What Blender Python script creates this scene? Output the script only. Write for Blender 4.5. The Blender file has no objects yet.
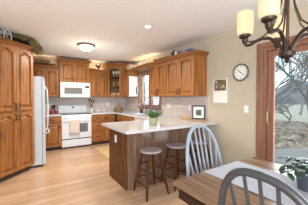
import bpy, bmesh, math, random
from math import sin, cos, pi, radians as R
from mathutils import Vector, Matrix

SC = bpy.context.scene
COL = SC.collection

# ------------------------------------------------------------------ camera
cam = bpy.data.cameras.new('camera')
cam_o = bpy.data.objects.new('camera', cam)
COL.objects.link(cam_o)
cam.sensor_fit = 'HORIZONTAL'
cam.sensor_width = 36.0
cam.lens = 192.9 / 308 * 36.0
cam.clip_start = 0.02
cam.clip_end = 400
cam_o.location = (0, 0, 1.333)
cam_o.rotation_euler = (R(90 - 1.26), 0, R(-33.41))
SC.camera = cam_o

# ------------------------------------------------------------------ world, exposure, large lights
W = bpy.data.worlds.new('overcast_sky')
SC.world = W
W.use_nodes = True
nt = W.node_tree
bg = nt.nodes['Background']
tc = nt.nodes.new('ShaderNodeTexCoord')
nz = nt.nodes.new('ShaderNodeTexNoise')
nz.inputs['Scale'].default_value = 3.0
nz.inputs['Detail'].default_value = 4
rp = nt.nodes.new('ShaderNodeValToRGB')
rp.color_ramp.elements[0].position = 0.35
rp.color_ramp.elements[0].color = (0.52, 0.68, 0.82, 1)
rp.color_ramp.elements[1].position = 0.65
rp.color_ramp.elements[1].color = (0.86, 0.92, 0.96, 1)
nt.links.new(tc.outputs['Generated'], nz.inputs['Vector'])
nt.links.new(nz.outputs['Fac'], rp.inputs['Fac'])
nt.links.new(rp.outputs['Color'], bg.inputs['Color'])
bg.inputs['Strength'].default_value = 0.9

SC.view_settings.view_transform = 'Standard'
SC.view_settings.look = 'None'
SC.view_settings.exposure = 1.2
SC.view_settings.gamma = 1.0
SC.view_settings.use_curve_mapping = False


def area_light(name, loc, rot, sx, sy, power, color):
    l = bpy.data.lights.new(name, 'AREA')
    l.shape = 'RECTANGLE'
    l.size, l.size_y = sx, sy
    l.energy = power
    l.color = color
    o = bpy.data.objects.new(name, l)
    o.location = loc
    o.rotation_euler = rot
    COL.objects.link(o)
    return o


def point_light(name, loc, power, color, size=0.05):
    l = bpy.data.lights.new(name, 'POINT')
    l.energy = power
    l.color = color
    l.shadow_soft_size = size
    o = bpy.data.objects.new(name, l)
    o.location = loc
    COL.objects.link(o)
    return o


# added fill light behind the photographer, tilted up to brighten ceiling and cabinets
area_light('fill_behind_camera', (-1.8, -2.9, 1.6), (R(116), 0, R(-24)), 4.0, 1.9, 125, (0.97, 0.98, 1.0))
# daylight that comes in by the glass door and by the sink window
area_light('daylight_glass_door', (2.98, 0.5, 1.1), (R(90), 0, R(90)), 1.7, 1.9, 26, (0.86, 0.93, 1.0))
area_light('daylight_sink_window', (2.98, 4.55, 1.6), (R(90), 0, R(90)), 0.95, 0.9, 9, (0.9, 0.95, 1.0))


# ------------------------------------------------------------------ materials
def new_mat(name):
    m = bpy.data.materials.new(name)
    m.use_nodes = True
    return m, m.node_tree, m.node_tree.nodes['Principled BSDF']


def flat(name, c, rough=0.5, metal=0.0, spec=0.5, var=0.06, scale=12.0, bump=0.0, coat=0.0):
    """plain colour with a little procedural mottling"""
    m, t, b = new_mat(name)
    co = t.nodes.new('ShaderNodeTexCoord')
    n = t.nodes.new('ShaderNodeTexNoise')
    n.inputs['Scale'].default_value = scale
    n.inputs['Detail'].default_value = 3
    r = t.nodes.new('ShaderNodeValToRGB')
    r.color_ramp.elements[0].position = 0.3
    r.color_ramp.elements[1].position = 0.7
    r.color_ramp.elements[0].color = tuple(x * (1 - var) for x in c) + (1,)
    r.color_ramp.elements[1].color = tuple(min(1, x * (1 + var)) for x in c) + (1,)
    t.links.new(co.outputs['Object'], n.inputs['Vector'])
    t.links.new(n.outputs['Fac'], r.inputs['Fac'])
    t.links.new(r.outputs['Color'], b.inputs['Base Color'])
    b.inputs['Roughness'].default_value = rough
    b.inputs['Metallic'].default_value = metal
    b.inputs['Specular IOR Level'].default_value = spec
    b.inputs['Coat Weight'].default_value = coat
    if bump:
        bp = t.nodes.new('ShaderNodeBump')
        bp.inputs['Strength'].default_value = bump
        bp.inputs['Distance'].default_value = 0.01
        t.links.new(n.outputs['Fac'], bp.inputs['Height'])
        t.links.new(bp.outputs['Normal'], b.inputs['Normal'])
    return m


def wood(name, c1, c2, axis='z', rough=0.4, grain=30.0, spec=0.5):
    m, t, b = new_mat(name)
    co = t.nodes.new('ShaderNodeTexCoord')
    mp = t.nodes.new('ShaderNodeMapping')
    s = {'x': (0.07, 1, 1), 'y': (1, 0.07, 1), 'z': (1, 1, 0.07)}[axis]
    mp.inputs['Scale'].default_value = s
    n = t.nodes.new('ShaderNodeTexNoise')
    n.inputs['Scale'].default_value = grain
    n.inputs['Detail'].default_value = 5
    n.inputs['Distortion'].default_value = 0.6
    r = t.nodes.new('ShaderNodeValToRGB')
    r.color_ramp.elements[0].position = 0.32
    r.color_ramp.elements[1].position = 0.68
    r.color_ramp.elements[0].color = c1 + (1,)
    r.color_ramp.elements[1].color = c2 + (1,)
    t.links.new(co.outputs['Object'], mp.inputs['Vector'])
    t.links.new(mp.outputs['Vector'], n.inputs['Vector'])
    t.links.new(n.outputs['Fac'], r.inputs['Fac'])
    t.links.new(r.outputs['Color'], b.inputs['Base Color'])
    b.inputs['Roughness'].default_value = rough
    b.inputs['Specular IOR Level'].default_value = spec
    return m


def planks(name, c1, c2, line, bw, bl, rough=0.35, gap=0.0015):
    m, t, b = new_mat(name)
    co = t.nodes.new('ShaderNodeTexCoord')
    br = t.nodes.new('ShaderNodeTexBrick')
    br.inputs['Color1'].default_value = c1 + (1,)
    br.inputs['Color2'].default_value = c2 + (1,)
    br.inputs['Mortar'].default_value = line + (1,)
    br.inputs['Scale'].default_value = 1.0
    br.inputs['Mortar Size'].default_value = gap
    br.inputs['Brick Width'].default_value = bl
    br.inputs['Row Height'].default_value = bw
    br.offset = 0.37
    mp = t.nodes.new('ShaderNodeMapping')
    mp.inputs['Scale'].default_value = (0.8, 14, 14)
    n = t.nodes.new('ShaderNodeTexNoise')
    n.inputs['Scale'].default_value = 2.4
    n.inputs['Detail'].default_value = 5
    n.inputs['Distortion'].default_value = 0.5
    mx = t.nodes.new('ShaderNodeMix')
    mx.data_type = 'RGBA'
    mx.blend_type = 'MULTIPLY'
    mx.inputs['Factor'].default_value = 0.45
    r = t.nodes.new('ShaderNodeValToRGB')
    r.color_ramp.elements[0].position = 0.3
    r.color_ramp.elements[0].color = (0.55, 0.5, 0.45, 1)
    r.color_ramp.elements[1].position = 0.65
    r.color_ramp.elements[1].color = (1, 1, 1, 1)
    t.links.new(co.outputs['Object'], br.inputs['Vector'])
    t.links.new(co.outputs['Object'], mp.inputs['Vector'])
    t.links.new(mp.outputs['Vector'], n.inputs['Vector'])
    t.links.new(n.outputs['Fac'], r.inputs['Fac'])
    t.links.new(br.outputs['Color'], mx.inputs['A'])
    t.links.new(r.outputs['Color'], mx.inputs['B'])
    t.links.new(mx.outputs['Result'], b.inputs['Base Color'])
    b.inputs['Roughness'].default_value = rough
    return m


def tiles(name, c1, c2, line, w, h):
    m, t, b = new_mat(name)
    co = t.nodes.new('ShaderNodeTexCoord')
    sp = t.nodes.new('ShaderNodeSeparateXYZ')
    ad = t.nodes.new('ShaderNodeMath')
    cb = t.nodes.new('ShaderNodeCombineXYZ')
    br = t.nodes.new('ShaderNodeTexBrick')
    br.inputs['Color1'].default_value = c1 + (1,)
    br.inputs['Color2'].default_value = c2 + (1,)
    br.inputs['Mortar'].default_value = line + (1,)
    br.inputs['Scale'].default_value = 1.0
    br.inputs['Mortar Size'].default_value = 0.003
    br.inputs['Brick Width'].default_value = w
    br.inputs['Row Height'].default_value = h
    br.offset = 0.5
    t.links.new(co.outputs['Object'], sp.inputs[0])
    t.links.new(sp.outputs['X'], ad.inputs[0])
    t.links.new(sp.outputs['Y'], ad.inputs[1])
    t.links.new(ad.outputs[0], cb.inputs['X'])
    t.links.new(sp.outputs['Z'], cb.inputs['Y'])
    t.links.new(cb.outputs[0], br.inputs['Vector'])
    t.links.new(br.outputs['Color'], b.inputs['Base Color'])
    b.inputs['Roughness'].default_value = 0.3
    return m


def glow(name, c, strength, base=(0.9, 0.85, 0.75)):
    m, t, b = new_mat(name)
    b.inputs['Base Color'].default_value = base + (1,)
    b.inputs['Roughness'].default_value = 0.4
    b.inputs['Emission Color'].default_value = c + (1,)
    b.inputs['Emission Strength'].default_value = strength
    return m


def pane_mat(name, tint=(0.97, 0.985, 0.98), refl=0.08):
    m, t, b = new_mat(name)
    out = t.nodes['Material Output']
    t.nodes.remove(b)
    tr = t.nodes.new('ShaderNodeBsdfTransparent')
    tr.inputs['Color'].default_value = tint + (1,)
    gl = t.nodes.new('ShaderNodeBsdfGlossy')
    gl.inputs['Roughness'].default_value = 0.03
    fr = t.nodes.new('ShaderNodeFresnel')
    fr.inputs['IOR'].default_value = 1.45
    ml = t.nodes.new('ShaderNodeMath')
    ml.operation = 'MULTIPLY'
    ml.inputs[1].default_value = 0.7
    mx = t.nodes.new('ShaderNodeMixShader')
    t.links.new(fr.outputs[0], ml.inputs[0])
    t.links.new(ml.outputs[0], mx.inputs[0])
    t.links.new(tr.outputs[0], mx.inputs[1])
    t.links.new(gl.outputs[0], mx.inputs[2])
    t.links.new(mx.outputs[0], out.inputs['Surface'])
    return m


def blotch(name, cols, scale=8.0, rough=0.8, detail=3, seedv=0.0):
    """several colours mixed in noise patches: leaf litter, printed pictures"""
    m, t, b = new_mat(name)
    co = t.nodes.new('ShaderNodeTexCoord')
    mp = t.nodes.new('ShaderNodeMapping')
    mp.inputs['Location'].default_value = (seedv, seedv, seedv)
    n = t.nodes.new('ShaderNodeTexNoise')
    n.inputs['Scale'].default_value = scale
    n.inputs['Detail'].default_value = detail
    r = t.nodes.new('ShaderNodeValToRGB')
    k = len(cols)
    el = r.color_ramp.elements
    el[0].position = 0.3
    el[0].color = cols[0] + (1,)
    el[1].position = 0.7
    el[1].color = cols[-1] + (1,)
    for i in range(1, k - 1):
        e = el.new(0.3 + 0.4 * i / (k - 1))
        e.color = cols[i] + (1,)
    t.links.new(co.outputs['Object'], mp.inputs['Vector'])
    t.links.new(mp.outputs['Vector'], n.inputs['Vector'])
    t.links.new(n.outputs['Fac'], r.inputs['Fac'])
    t.links.new(r.outputs['Color'], b.inputs['Base Color'])
    b.inputs['Roughness'].default_value = rough
    return m


M = {}
M['wall'] = flat('wall_paint', (0.50, 0.44, 0.342), 0.85, var=0.02, scale=3)
M['ceil'] = flat('ceiling_paint', (0.86, 0.855, 0.86), 0.9, var=0.015, scale=60, bump=0.15)
M['floor'] = planks('floor_boards', (0.66, 0.455, 0.30), (0.50, 0.325, 0.205), (0.24, 0.145, 0.09), 0.10, 1.2, 0.27)
M['oak'] = wood('honey_oak', (0.195, 0.073, 0.019), (0.45, 0.188, 0.056), 'z', 0.38, spec=0.28)
M['oakx'] = wood('honey_oak_long', (0.185, 0.068, 0.017), (0.38, 0.153, 0.045), 'x', 0.38, spec=0.28)
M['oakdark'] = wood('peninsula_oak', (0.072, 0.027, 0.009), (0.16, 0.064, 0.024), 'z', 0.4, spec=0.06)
M['oakback_lit'] = wood('peninsula_oak_lit', (0.12, 0.07, 0.045), (0.22, 0.132, 0.088), 'z', 0.3, spec=0.1)  # same oak as the end panel, window light put into the tone
M['oakback_lit'].node_tree.nodes['Principled BSDF'].inputs['Coat Weight'].default_value = 1.0
M['oakback_lit'].node_tree.nodes['Principled BSDF'].inputs['Coat IOR'].default_value = 1.5
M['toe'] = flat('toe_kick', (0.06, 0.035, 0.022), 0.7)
M['inside'] = wood('cabinet_inside', (0.16, 0.075, 0.035), (0.23, 0.11, 0.05), 'z', 0.6)
M['doorwood'] = wood('door_frame_wood', (0.20, 0.088, 0.052), (0.31, 0.148, 0.093), 'z', 0.45, spec=0.3)
M['bronze'] = flat('bronze', (0.055, 0.035, 0.025), 0.4, 0.7)
M['bronzel'] = flat('rubbed_bronze', (0.11, 0.062, 0.035), 0.35, 0.75)
M['counter'] = flat('pale_quartz', (0.57, 0.56, 0.565), 0.14, var=0.07, scale=140)
M['tile'] = tiles('splash_tile', (0.55, 0.485, 0.45), (0.60, 0.53, 0.49), (0.50, 0.45, 0.42), 0.15, 0.075)
M['white'] = flat('white_enamel', (0.66, 0.69, 0.74), 0.25, var=0.01)
M['whiteb'] = flat('white_plastic', (0.76, 0.755, 0.74), 0.4, var=0.01)
M['fridge'] = flat('fridge_white', (0.52, 0.565, 0.61), 0.35, var=0.02, scale=40)
M['black'] = flat('black_glass', (0.012, 0.013, 0.015), 0.12, var=0.1)
M['dark'] = flat('dark_plastic', (0.03, 0.03, 0.032), 0.45)
M['window_dark'] = flat('oven_window', (0.13, 0.14, 0.16), 0.15)
M['mwglass'] = flat('microwave_window', (0.17, 0.165, 0.16), 0.2, var=0.15, scale=200)
M['steel'] = flat('brushed_steel', (0.6, 0.61, 0.63), 0.28, 1.0)
M['chrome'] = flat('faucet_steel', (0.35, 0.36, 0.38), 0.2, 1.0)
M['glass'] = pane_mat('clear_pane')
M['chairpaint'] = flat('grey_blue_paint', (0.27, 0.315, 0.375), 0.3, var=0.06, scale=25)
M['chairpaint_backlit'] = flat('backlit_grey_paint', (0.045, 0.046, 0.05), 0.3, var=0.1, scale=25)  # same paint as the far chair, darkened to show it backlit
M['stoolwood'] = wood('stool_wood', (0.04, 0.012, 0.004), (0.12, 0.04, 0.014), 'z', 0.4, spec=0.1)
M['stoolseat'] = wood('stool_seat_wood_lit', (0.24, 0.205, 0.22), (0.38, 0.33, 0.345), 'x', 0.2)  # bright reflection on the seat top is put into the base colour
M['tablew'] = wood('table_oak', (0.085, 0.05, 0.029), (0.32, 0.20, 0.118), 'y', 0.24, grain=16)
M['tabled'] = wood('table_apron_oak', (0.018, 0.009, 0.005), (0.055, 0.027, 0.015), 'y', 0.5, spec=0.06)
M['linen'] = flat('pale_linen', (0.42, 0.45, 0.51), 0.9, var=0.03, scale=200)
M['shade'] = glow('frosted_shade', (1.0, 0.80, 0.46), 0.27, (0.4, 0.33, 0.2))
M['dome'] = glow('frosted_dome', (1.0, 0.84, 0.58), 0.5)
M['can'] = glow('lit_bulb', (1.0, 0.88, 0.66), 6.0)
M['towel'] = flat('beige_towel', (0.56, 0.48, 0.42), 0.95, var=0.14, scale=60)
M['leaf'] = blotch('leaf_green', [(0.03, 0.09, 0.02), (0.07, 0.17, 0.04), (0.13, 0.27, 0.07)], 30, 0.5)
M['leafd'] = blotch('dark_leaf', [(0.008, 0.028, 0.012), (0.016, 0.052, 0.022), (0.036, 0.095, 0.042)], 25, 0.3)
M['boxwood'] = blotch('dried_boxwood', [(0.05, 0.045, 0.013), (0.28, 0.22, 0.075), (0.56, 0.45, 0.19)], 14, 0.8)
M['greypot'] = flat('grey_glazed_pot', (0.055, 0.062, 0.08), 0.25)
M['greenpot'] = flat('pale_green_pot', (0.42, 0.44, 0.25), 0.35)
M['soil'] = flat('potting_soil', (0.04, 0.028, 0.02), 0.95, var=0.4, scale=80)
M['wicker'] = blotch('wicker', [(0.12, 0.065, 0.03), (0.27, 0.16, 0.08), (0.4, 0.26, 0.14)], 60, 0.8)
M['wickerw'] = blotch('pale_wicker', [(0.42, 0.33, 0.24), (0.6, 0.5, 0.38), (0.72, 0.62, 0.5)], 60, 0.8)
M['cream'] = flat('cream_wax', (0.80, 0.72, 0.52), 0.5)
M['red'] = flat('red_glaze', (0.27, 0.03, 0.03), 0.3)
M['purple'] = blotch('purple_petals', [(0.13, 0.05, 0.16), (0.3, 0.16, 0.34), (0.5, 0.4, 0.55)], 40, 0.7)
M['blue'] = blotch('blue_petals', [(0.05, 0.09, 0.25), (0.16, 0.22, 0.5), (0.35, 0.42, 0.65)], 40, 0.7)
M['metalw'] = flat('pale_painted_metal', (0.58, 0.60, 0.62), 0.5)
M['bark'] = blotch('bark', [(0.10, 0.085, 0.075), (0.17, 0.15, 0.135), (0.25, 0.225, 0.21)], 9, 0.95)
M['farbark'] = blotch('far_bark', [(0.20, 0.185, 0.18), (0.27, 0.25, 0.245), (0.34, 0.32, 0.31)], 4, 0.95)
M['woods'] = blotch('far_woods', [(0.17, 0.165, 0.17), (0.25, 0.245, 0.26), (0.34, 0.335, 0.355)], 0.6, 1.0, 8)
M['ground'] = blotch('leaf_littered_lawn', [(0.07, 0.05, 0.035), (0.36, 0.31, 0.24), (0.40, 0.38, 0.29), (0.52, 0.47, 0.38), (0.62, 0.56, 0.48)], 9.0, 0.95, 10)
M['spruce'] = blotch('spruce_needles', [(0.05, 0.09, 0.035), (0.11, 0.17, 0.07), (0.2, 0.27, 0.13)], 3, 0.8)
M['litter'] = blotch('leaf_litter', [(0.06, 0.035, 0.022), (0.22, 0.13, 0.08), (0.42, 0.31, 0.23), (0.58, 0.5, 0.43)], 2.0, 0.9, 8)
M['oblong'] = flat('matte_black', (0.006, 0.006, 0.007), 0.8, spec=0.1)
M['patio'] = flat('pale_concrete', (0.27, 0.265, 0.255), 0.85, var=0.08, scale=5)
M['rug'] = blotch('straw_rug', [(0.42, 0.30, 0.14), (0.55, 0.42, 0.22), (0.62, 0.5, 0.3)], 25, 0.95)
M['picture'] = blotch('landscape_print', [(0.03, 0.035, 0.03), (0.12, 0.13, 0.11), (0.38, 0.4, 0.38)], 14, 0.5, 4, 2.0)
M['calart'] = blotch('calendar_print', [(0.05, 0.015, 0.01), (0.22, 0.09, 0.03), (0.08, 0.10, 0.05), (0.55, 0.5, 0.45), (0.45, 0.28, 0.06)], 16, 0.6, 3, 5.0)
M['paper'] = flat('paper', (0.82, 0.80, 0.75), 0.8, var=0.01)
M['clockrim'] = flat('clock_rim', (0.13, 0.125, 0.12), 0.3, 0.6)
M['ink'] = flat('black_ink', (0.02, 0.02, 0.02), 0.6)
M['brass'] = flat('aged_brass', (0.5, 0.38, 0.2), 0.35, 1.0)
M['board'] = wood('board_wood', (0.42, 0.25, 0.12), (0.56, 0.36, 0.19), 'y', 0.5)
M['pottery'] = flat('dark_pottery', (0.05, 0.035, 0.04), 0.4, var=0.3)
M['bluebottle'] = flat('blue_bottle', (0.08, 0.2, 0.5), 0.2)
M['utensil'] = wood('utensil_wood', (0.2, 0.11, 0.06), (0.34, 0.2, 0.11), 'z', 0.6)
M['bread'] = blotch('bread_crust', [(0.12, 0.045, 0.02), (0.25, 0.11, 0.045), (0.38, 0.2, 0.09)], 20, 0.8)


# ------------------------------------------------------------------ mesh builder
class MB:
    def __init__(self):
        self.v = []
        self.f = []

    def add(self, vs, fs):
        k = len(self.v)
        self.v += [tuple(p) for p in vs]
        self.f += [tuple(i + k for i in q) for q in fs]
        return self

    def box(self, x0, x1, y0, y1, z0, z1):
        vs = [(x, y, z) for z in (z0, z1) for y in (y0, y1) for x in (x0, x1)]
        fs = [(0, 2, 3, 1), (4, 5, 7, 6), (0, 1, 5, 4), (2, 6, 7, 3), (0, 4, 6, 2), (1, 3, 7, 5)]
        return self.add(vs, fs)

    def loft(self, loops, cap=True, closed=True):
        """consecutive loops of equal length"""
        n = len(loops[0])
        vs = [p for l in loops for p in l]
        fs = []
        for a in range(len(loops) - 1):
            for i in range(n if closed else n - 1):
                j = (i + 1) % n
                fs.append((a * n + i, a * n + j, (a + 1) * n + j, (a + 1) * n + i))
        if cap:
            fs.append(tuple(range(n - 1, -1, -1)))
            fs.append(tuple((len(loops) - 1) * n + i for i in range(n)))
        return self.add(vs, fs)

    def prism(self, poly, z0, z1):
        return self.loft([[(x, y, z0) for x, y in poly], [(x, y, z1) for x, y in poly]])

    def prism_y(self, poly, y0, y1):
        """poly in x,z extruded along y"""
        return self.loft([[(x, y0, z) for x, z in poly], [(x, y1, z) for x, z in poly]])

    def prism_x(self, poly, x0, x1):
        return self.loft([[(x0, y, z) for y, z in poly], [(x1, y, z) for y, z in poly]])

    def lathe(self, prof, c=(0, 0, 0), n=20, sx=1, sy=1):
        loops = []
        for r, z in prof:
            r = max(r, 0.0004)
            loops.append([(c[0] + sx * r * cos(2 * pi * i / n), c[1] + sy * r * sin(2 * pi * i / n), c[2] + z) for i in range(n)])
        return self.loft(loops)

    def tube(self, pts, rad, n=8, closed=False):
        pts = [Vector(p) for p in pts]
        if not isinstance(rad, (list, tuple)):
            rad = [rad] * len(pts)
        k = len(pts)
        loops = []
        up = None
        for i in range(k):
            if closed:
                d = pts[(i + 1) % k] - pts[i - 1]
            else:
                d = pts[min(i + 1, k - 1)] - pts[max(i - 1, 0)]
            d.normalize()
            if up is None:
                a = Vector((0, 0, 1)) if abs(d.z) < 0.9 else Vector((1, 0, 0))
                up = (a - d * a.dot(d)).normalized()
            else:
                up = (up - d * up.dot(d))
                if up.length < 1e-5:
                    up = Vector((1, 0, 0))
                up.normalize()
            s = d.cross(up)
            loops.append([tuple(pts[i] + (up * cos(2 * pi * j / n) + s * sin(2 * pi * j / n)) * rad[i]) for j in range(n)])
        if closed:
            loops.append(loops[0])
            return self.loft(loops, cap=False)
        return self.loft(loops)

    def ball(self, c, r, n=14, m=8):
        rx, ry, rz = r if isinstance(r, (list, tuple)) else (r, r, r)
        loops = []
        for a in range(m + 1):
            t = -pi / 2 + pi * a / m
            k = max(cos(t), 0.01)
            loops.append([(c[0] + rx * k * cos(2 * pi * i / n), c[1] + ry * k * sin(2 * pi * i / n), c[2] + rz * sin(t)) for i in range(n)])
        return self.loft(loops)

    def leaf(self, p, d, l, w, droop=0.3, thick=0.0015):
        """one bent leaf with a mid rib"""
        p = Vector(p)
        d = Vector(d).normalized()
        s = d.cross(Vector((0, 0, 1)))
        if s.length < 1e-3:
            s = Vector((1, 0, 0))
        s.normalize()
        u = s.cross(d)
        dn = Vector((0, 0, -1))
        q0 = p
        q1 = p + d * l * 0.35 + dn * droop * l * 0.1
        q2 = p + d * l * 0.7 + dn * droop * l * 0.35
        q3 = p + d * l * 0.95 + dn * droop * l * 0.8
        vs = [q0, q1 - s * w * 0.45, q1 + u * thick * 2, q1 + s * w * 0.45, q2 - s * w * 0.5, q2 + u * thick * 2, q2 + s * w * 0.5, q3]
        fs = [(0, 1, 2), (0, 2, 3), (1, 4, 5, 2), (2, 5, 6, 3), (4, 7, 5), (5, 7, 6)]
        return self.add(vs, fs)

    def xf(self, mat, start=0):
        for i in range(start, len(self.v)):
            self.v[i] = tuple(mat @ Vector(self.v[i]))
        return self

    def build(self, name, mat, parent=None, loc=(0, 0, 0), rotz=0.0, smooth=False, bev=0.0, recalc=True, seg=1):
        me = bpy.data.meshes.new(name)
        me.from_pydata(self.v, [], self.f)
        if recalc:
            b = bmesh.new()
            b.from_mesh(me)
            bmesh.ops.recalc_face_normals(b, faces=b.faces)
            b.to_mesh(me)
            b.free()
        me.update()
        if smooth:
            me.polygons.foreach_set('use_smooth', [True] * len(me.polygons))
            me.set_sharp_from_angle(angle=R(42))
        me.materials.append(mat)
        o = bpy.data.objects.new(name, me)
        COL.objects.link(o)
        o.location = loc
        o.rotation_euler = (0, 0, rotz)
        if parent:
            o.parent = parent
        if bev:
            md = o.modifiers.new('bevel', 'BEVEL')
            md.width = bev
            md.segments = seg
            md.limit_method = 'ANGLE'
        return o


def tag(o, label, cat, group=None, kind=None):
    o['label'] = label
    o['category'] = cat
    if group:
        o['group'] = group
    if kind:
        o['kind'] = kind
    return o


def thing(name, label, cat, loc=(0, 0, 0), rotz=0.0, group=None, kind=None):
    o = bpy.data.objects.new(name, None)
    o.empty_display_size = 0.1
    COL.objects.link(o)
    o.location = loc
    o.rotation_euler = (0, 0, rotz)
    return tag(o, label, cat, group, kind)


def copy_tree(o, parent=None):
    c = o.copy()
    COL.objects.link(c)
    if parent:
        c.parent = parent
    for ch in list(o.children):
        copy_tree(ch, c)
    return c


def dup(root, loc, rotz, label, group=None):
    c = copy_tree(root)
    c.location = loc
    c.rotation_euler = (0, 0, rotz)
    c['label'] = label
    if group:
        c['group'] = group
    return c


def offset_poly(poly, offs):
    """move every edge i (from poly[i] to poly[i+1]) outward by offs[i]; poly counter-clockwise"""
    n = len(poly)
    lines = []
    for i in range(n):
        p, q = Vector(poly[i]), Vector(poly[(i + 1) % n])
        d = (q - p).normalized()
        nn = Vector((d.y, -d.x))
        lines.append((p + nn * offs[i], d))
    out = []
    for i in range(n):
        p, d = lines[i - 1]
        q, e = lines[i]
        den = d.x * e.y - d.y * e.x
        if abs(den) < 1e-6:
            out.append(tuple(q))
            continue
        t = ((q.x - p.x) * e.y - (q.y - p.y) * e.x) / den
        out.append(tuple(p + d * t))
    return out


# ------------------------------------------------------------------ room shell
XR, YB, XL, ZC = 2.83, 6.08, -0.62, 2.46
Y0, X0 = -3.2, -3.6


def struct(o, label, cat):
    return tag(o, label, cat, kind='structure')


struct(MB().box(X0, XR + 0.15, Y0, YB + 0.12, -0.12, 0).build('floor', M['floor']), 'light oak board floor running through kitchen and dining area', 'floor')
struct(MB().box(X0, XR + 0.15, Y0, YB + 0.12, ZC, ZC + 0.12).build('ceiling', M['ceil']), 'plain off white ceiling above the kitchen', 'ceiling')
struct(MB().box(XL - 0.12, XR + 0.15, YB, YB + 0.12, 0, ZC).build('wall_back', M['wall']), 'beige wall behind the range', 'wall')
struct(MB().box(XL - 0.12, XL, 2.9, YB, 0, ZC).build('wall_left', M['wall']), 'beige wall behind fridge and pantry', 'wall')
WY0, WY1, WZ0, WZ1 = 4.02, 5.06, 1.10, 2.04       # sink window opening
DY0, DY1, DZ = -0.32, 1.467, 2.05                 # sliding door opening
w = MB()
w.box(XR, XR + 0.15, Y0, DY0, 0, ZC)
w.box(XR, XR + 0.15, DY0, DY1, DZ, ZC)
w.box(XR, XR + 0.15, DY1, WY0, 0, ZC)
w.box(XR, XR + 0.15, WY0, WY1, 0, WZ0)
w.box(XR, XR + 0.15, WY0, WY1, WZ1, ZC)
w.box(XR, XR + 0.15, WY1, YB, 0, ZC)
struct(w.build('wall_right', M['wall']), 'beige wall with clock, calendar and sliding glass door', 'wall')
struct(MB().box(XR - 0.014, XR, DY1 + 0.08, 2.2, 0, 0.09).build('baseboard_right', M['doorwood']), 'brown baseboard under the clock wall', 'baseboard')
# tiled splash between counter and wall cabinets
b = MB()
b.box(XL + 0.01, XR - 0.008, YB - 0.008, YB, 0.956, 1.368)
b.box(XR - 0.008, XR, 2.42, WY0 - 0.075, 0.956, 1.368)
b.box(XR - 0.008, XR, WY0 - 0.075, WY1 + 0.075, 0.956, WZ0 - 0.07)
b.box(XR - 0.008, XR, WY1 + 0.075, YB - 0.008, 0.956, 1.368)
struct(b.build('backsplash', M['tile']), 'pale beige tiled backsplash above the counters', 'backsplash')

# sink window
wn = thing('window_1', 'wood framed double casement window over the sink', 'window', (XR, 0, 0), kind='structure')
c = MB()
cw = 0.07
c.box(-0.02, 0, WY0 - cw, WY0, WZ0 - cw, WZ1 + cw).box(-0.02, 0, WY1, WY1 + cw, WZ0 - cw, WZ1 + cw)
c.box(-0.02, 0, WY0, WY1, WZ1, WZ1 + cw).box(-0.03, 0, WY0, WY1, WZ0 - cw, WZ0)
c.build('window_casing', M['doorwood'], wn, bev=0.004)
for (a0, a1) in ((WY0, (WY0 + WY1) / 2 - 0.02), ((WY0 + WY1) / 2 + 0.02, WY1)):
    s = MB()
    f = 0.045
    s.box(0.03, 0.07, a0, a0 + f, WZ0, WZ1).box(0.03, 0.07, a1 - f, a1, WZ0, WZ1)
    s.box(0.03, 0.07, a0 + f, a1 - f, WZ0, WZ0 + f).box(0.03, 0.07, a0 + f, a1 - f, WZ1 - f, WZ1)
    so = s.build('sash', M['doorwood'], wn, bev=0.003)
    MB().box(0.047, 0.053, a0 + f, a1 - f, WZ0 + f, WZ1 - f).build('pane', M['glass'], so)
MB().box(0.0, 0.1, (WY0 + WY1) / 2 - 0.02, (WY0 + WY1) / 2 + 0.02, WZ0, WZ1).build('mullion_post', M['doorwood'], wn)

# sliding glass door
dr = thing('door_1', 'sliding glass door with reddish brown wooden frame', 'door', (XR, 0, 0), kind='structure')
c = MB()
c.box(-0.022, 0, DY1, DY1 + 0.07, 0, DZ + 0.07).box(-0.022, 0, DY0 - 0.07, DY0, 0, DZ + 0.07).box(-0.022, 0, DY0, DY1, DZ, DZ + 0.07)
c.build('door_casing', M['doorwood'], dr, bev=0.005)
c = MB()
c.box(0, 0.14, DY1 - 0.056, DY1, 0, DZ).box(0, 0.14, DY0, DY0 + 0.056, 0, DZ).box(0, 0.14, DY0 + 0.056, DY1 - 0.056, DZ - 0.055, DZ).box(0, 0.14, DY0 + 0.056, DY1 - 0.056, 0, 0.03)
c.build('door_frame', M['doorwood'], dr, bev=0.004)
MID = (DY0 + DY1) / 2
for (a0, a1, xo) in ((MID - 0.04, DY1 - 0.057, 0.03), (DY0 + 0.057, MID + 0.04, 0.085)):
    s = MB()
    f = 0.092
    zt = DZ - 0.056
    s.box(xo, xo + 0.04, a0, a0 + f, 0.031, zt).box(xo, xo + 0.04, a1 - f, a1, 0.031, zt)
    s.box(xo, xo + 0.04, a0 + f, a1 - f, 0.031, 0.2).box(xo, xo + 0.04, a0 + f, a1 - f, zt - 0.08, zt)
    so = s.build('door_panel', M['doorwood'], dr, bev=0.004)
    MB().box(xo + 0.016, xo + 0.024, a0 + f, a1 - f, 0.2, zt - 0.08).build('glass_pane', M['glass'], so)
    if xo < 0.05:
        h = MB().tube([(xo - 0.001, a1 - 0.022, 0.98), (xo - 0.035, a1 - 0.022, 1.0), (xo - 0.035, a1 - 0.022, 1.14), (xo - 0.001, a1 - 0.022, 1.16)], 0.009)
        h.box(xo - 0.006, xo, a1 - 0.04, a1 - 0.004, 0.95, 1.19)
        ho = h.build('door_handle', M['brass'], so)
        ho['label'] = 'brass handle'

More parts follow.
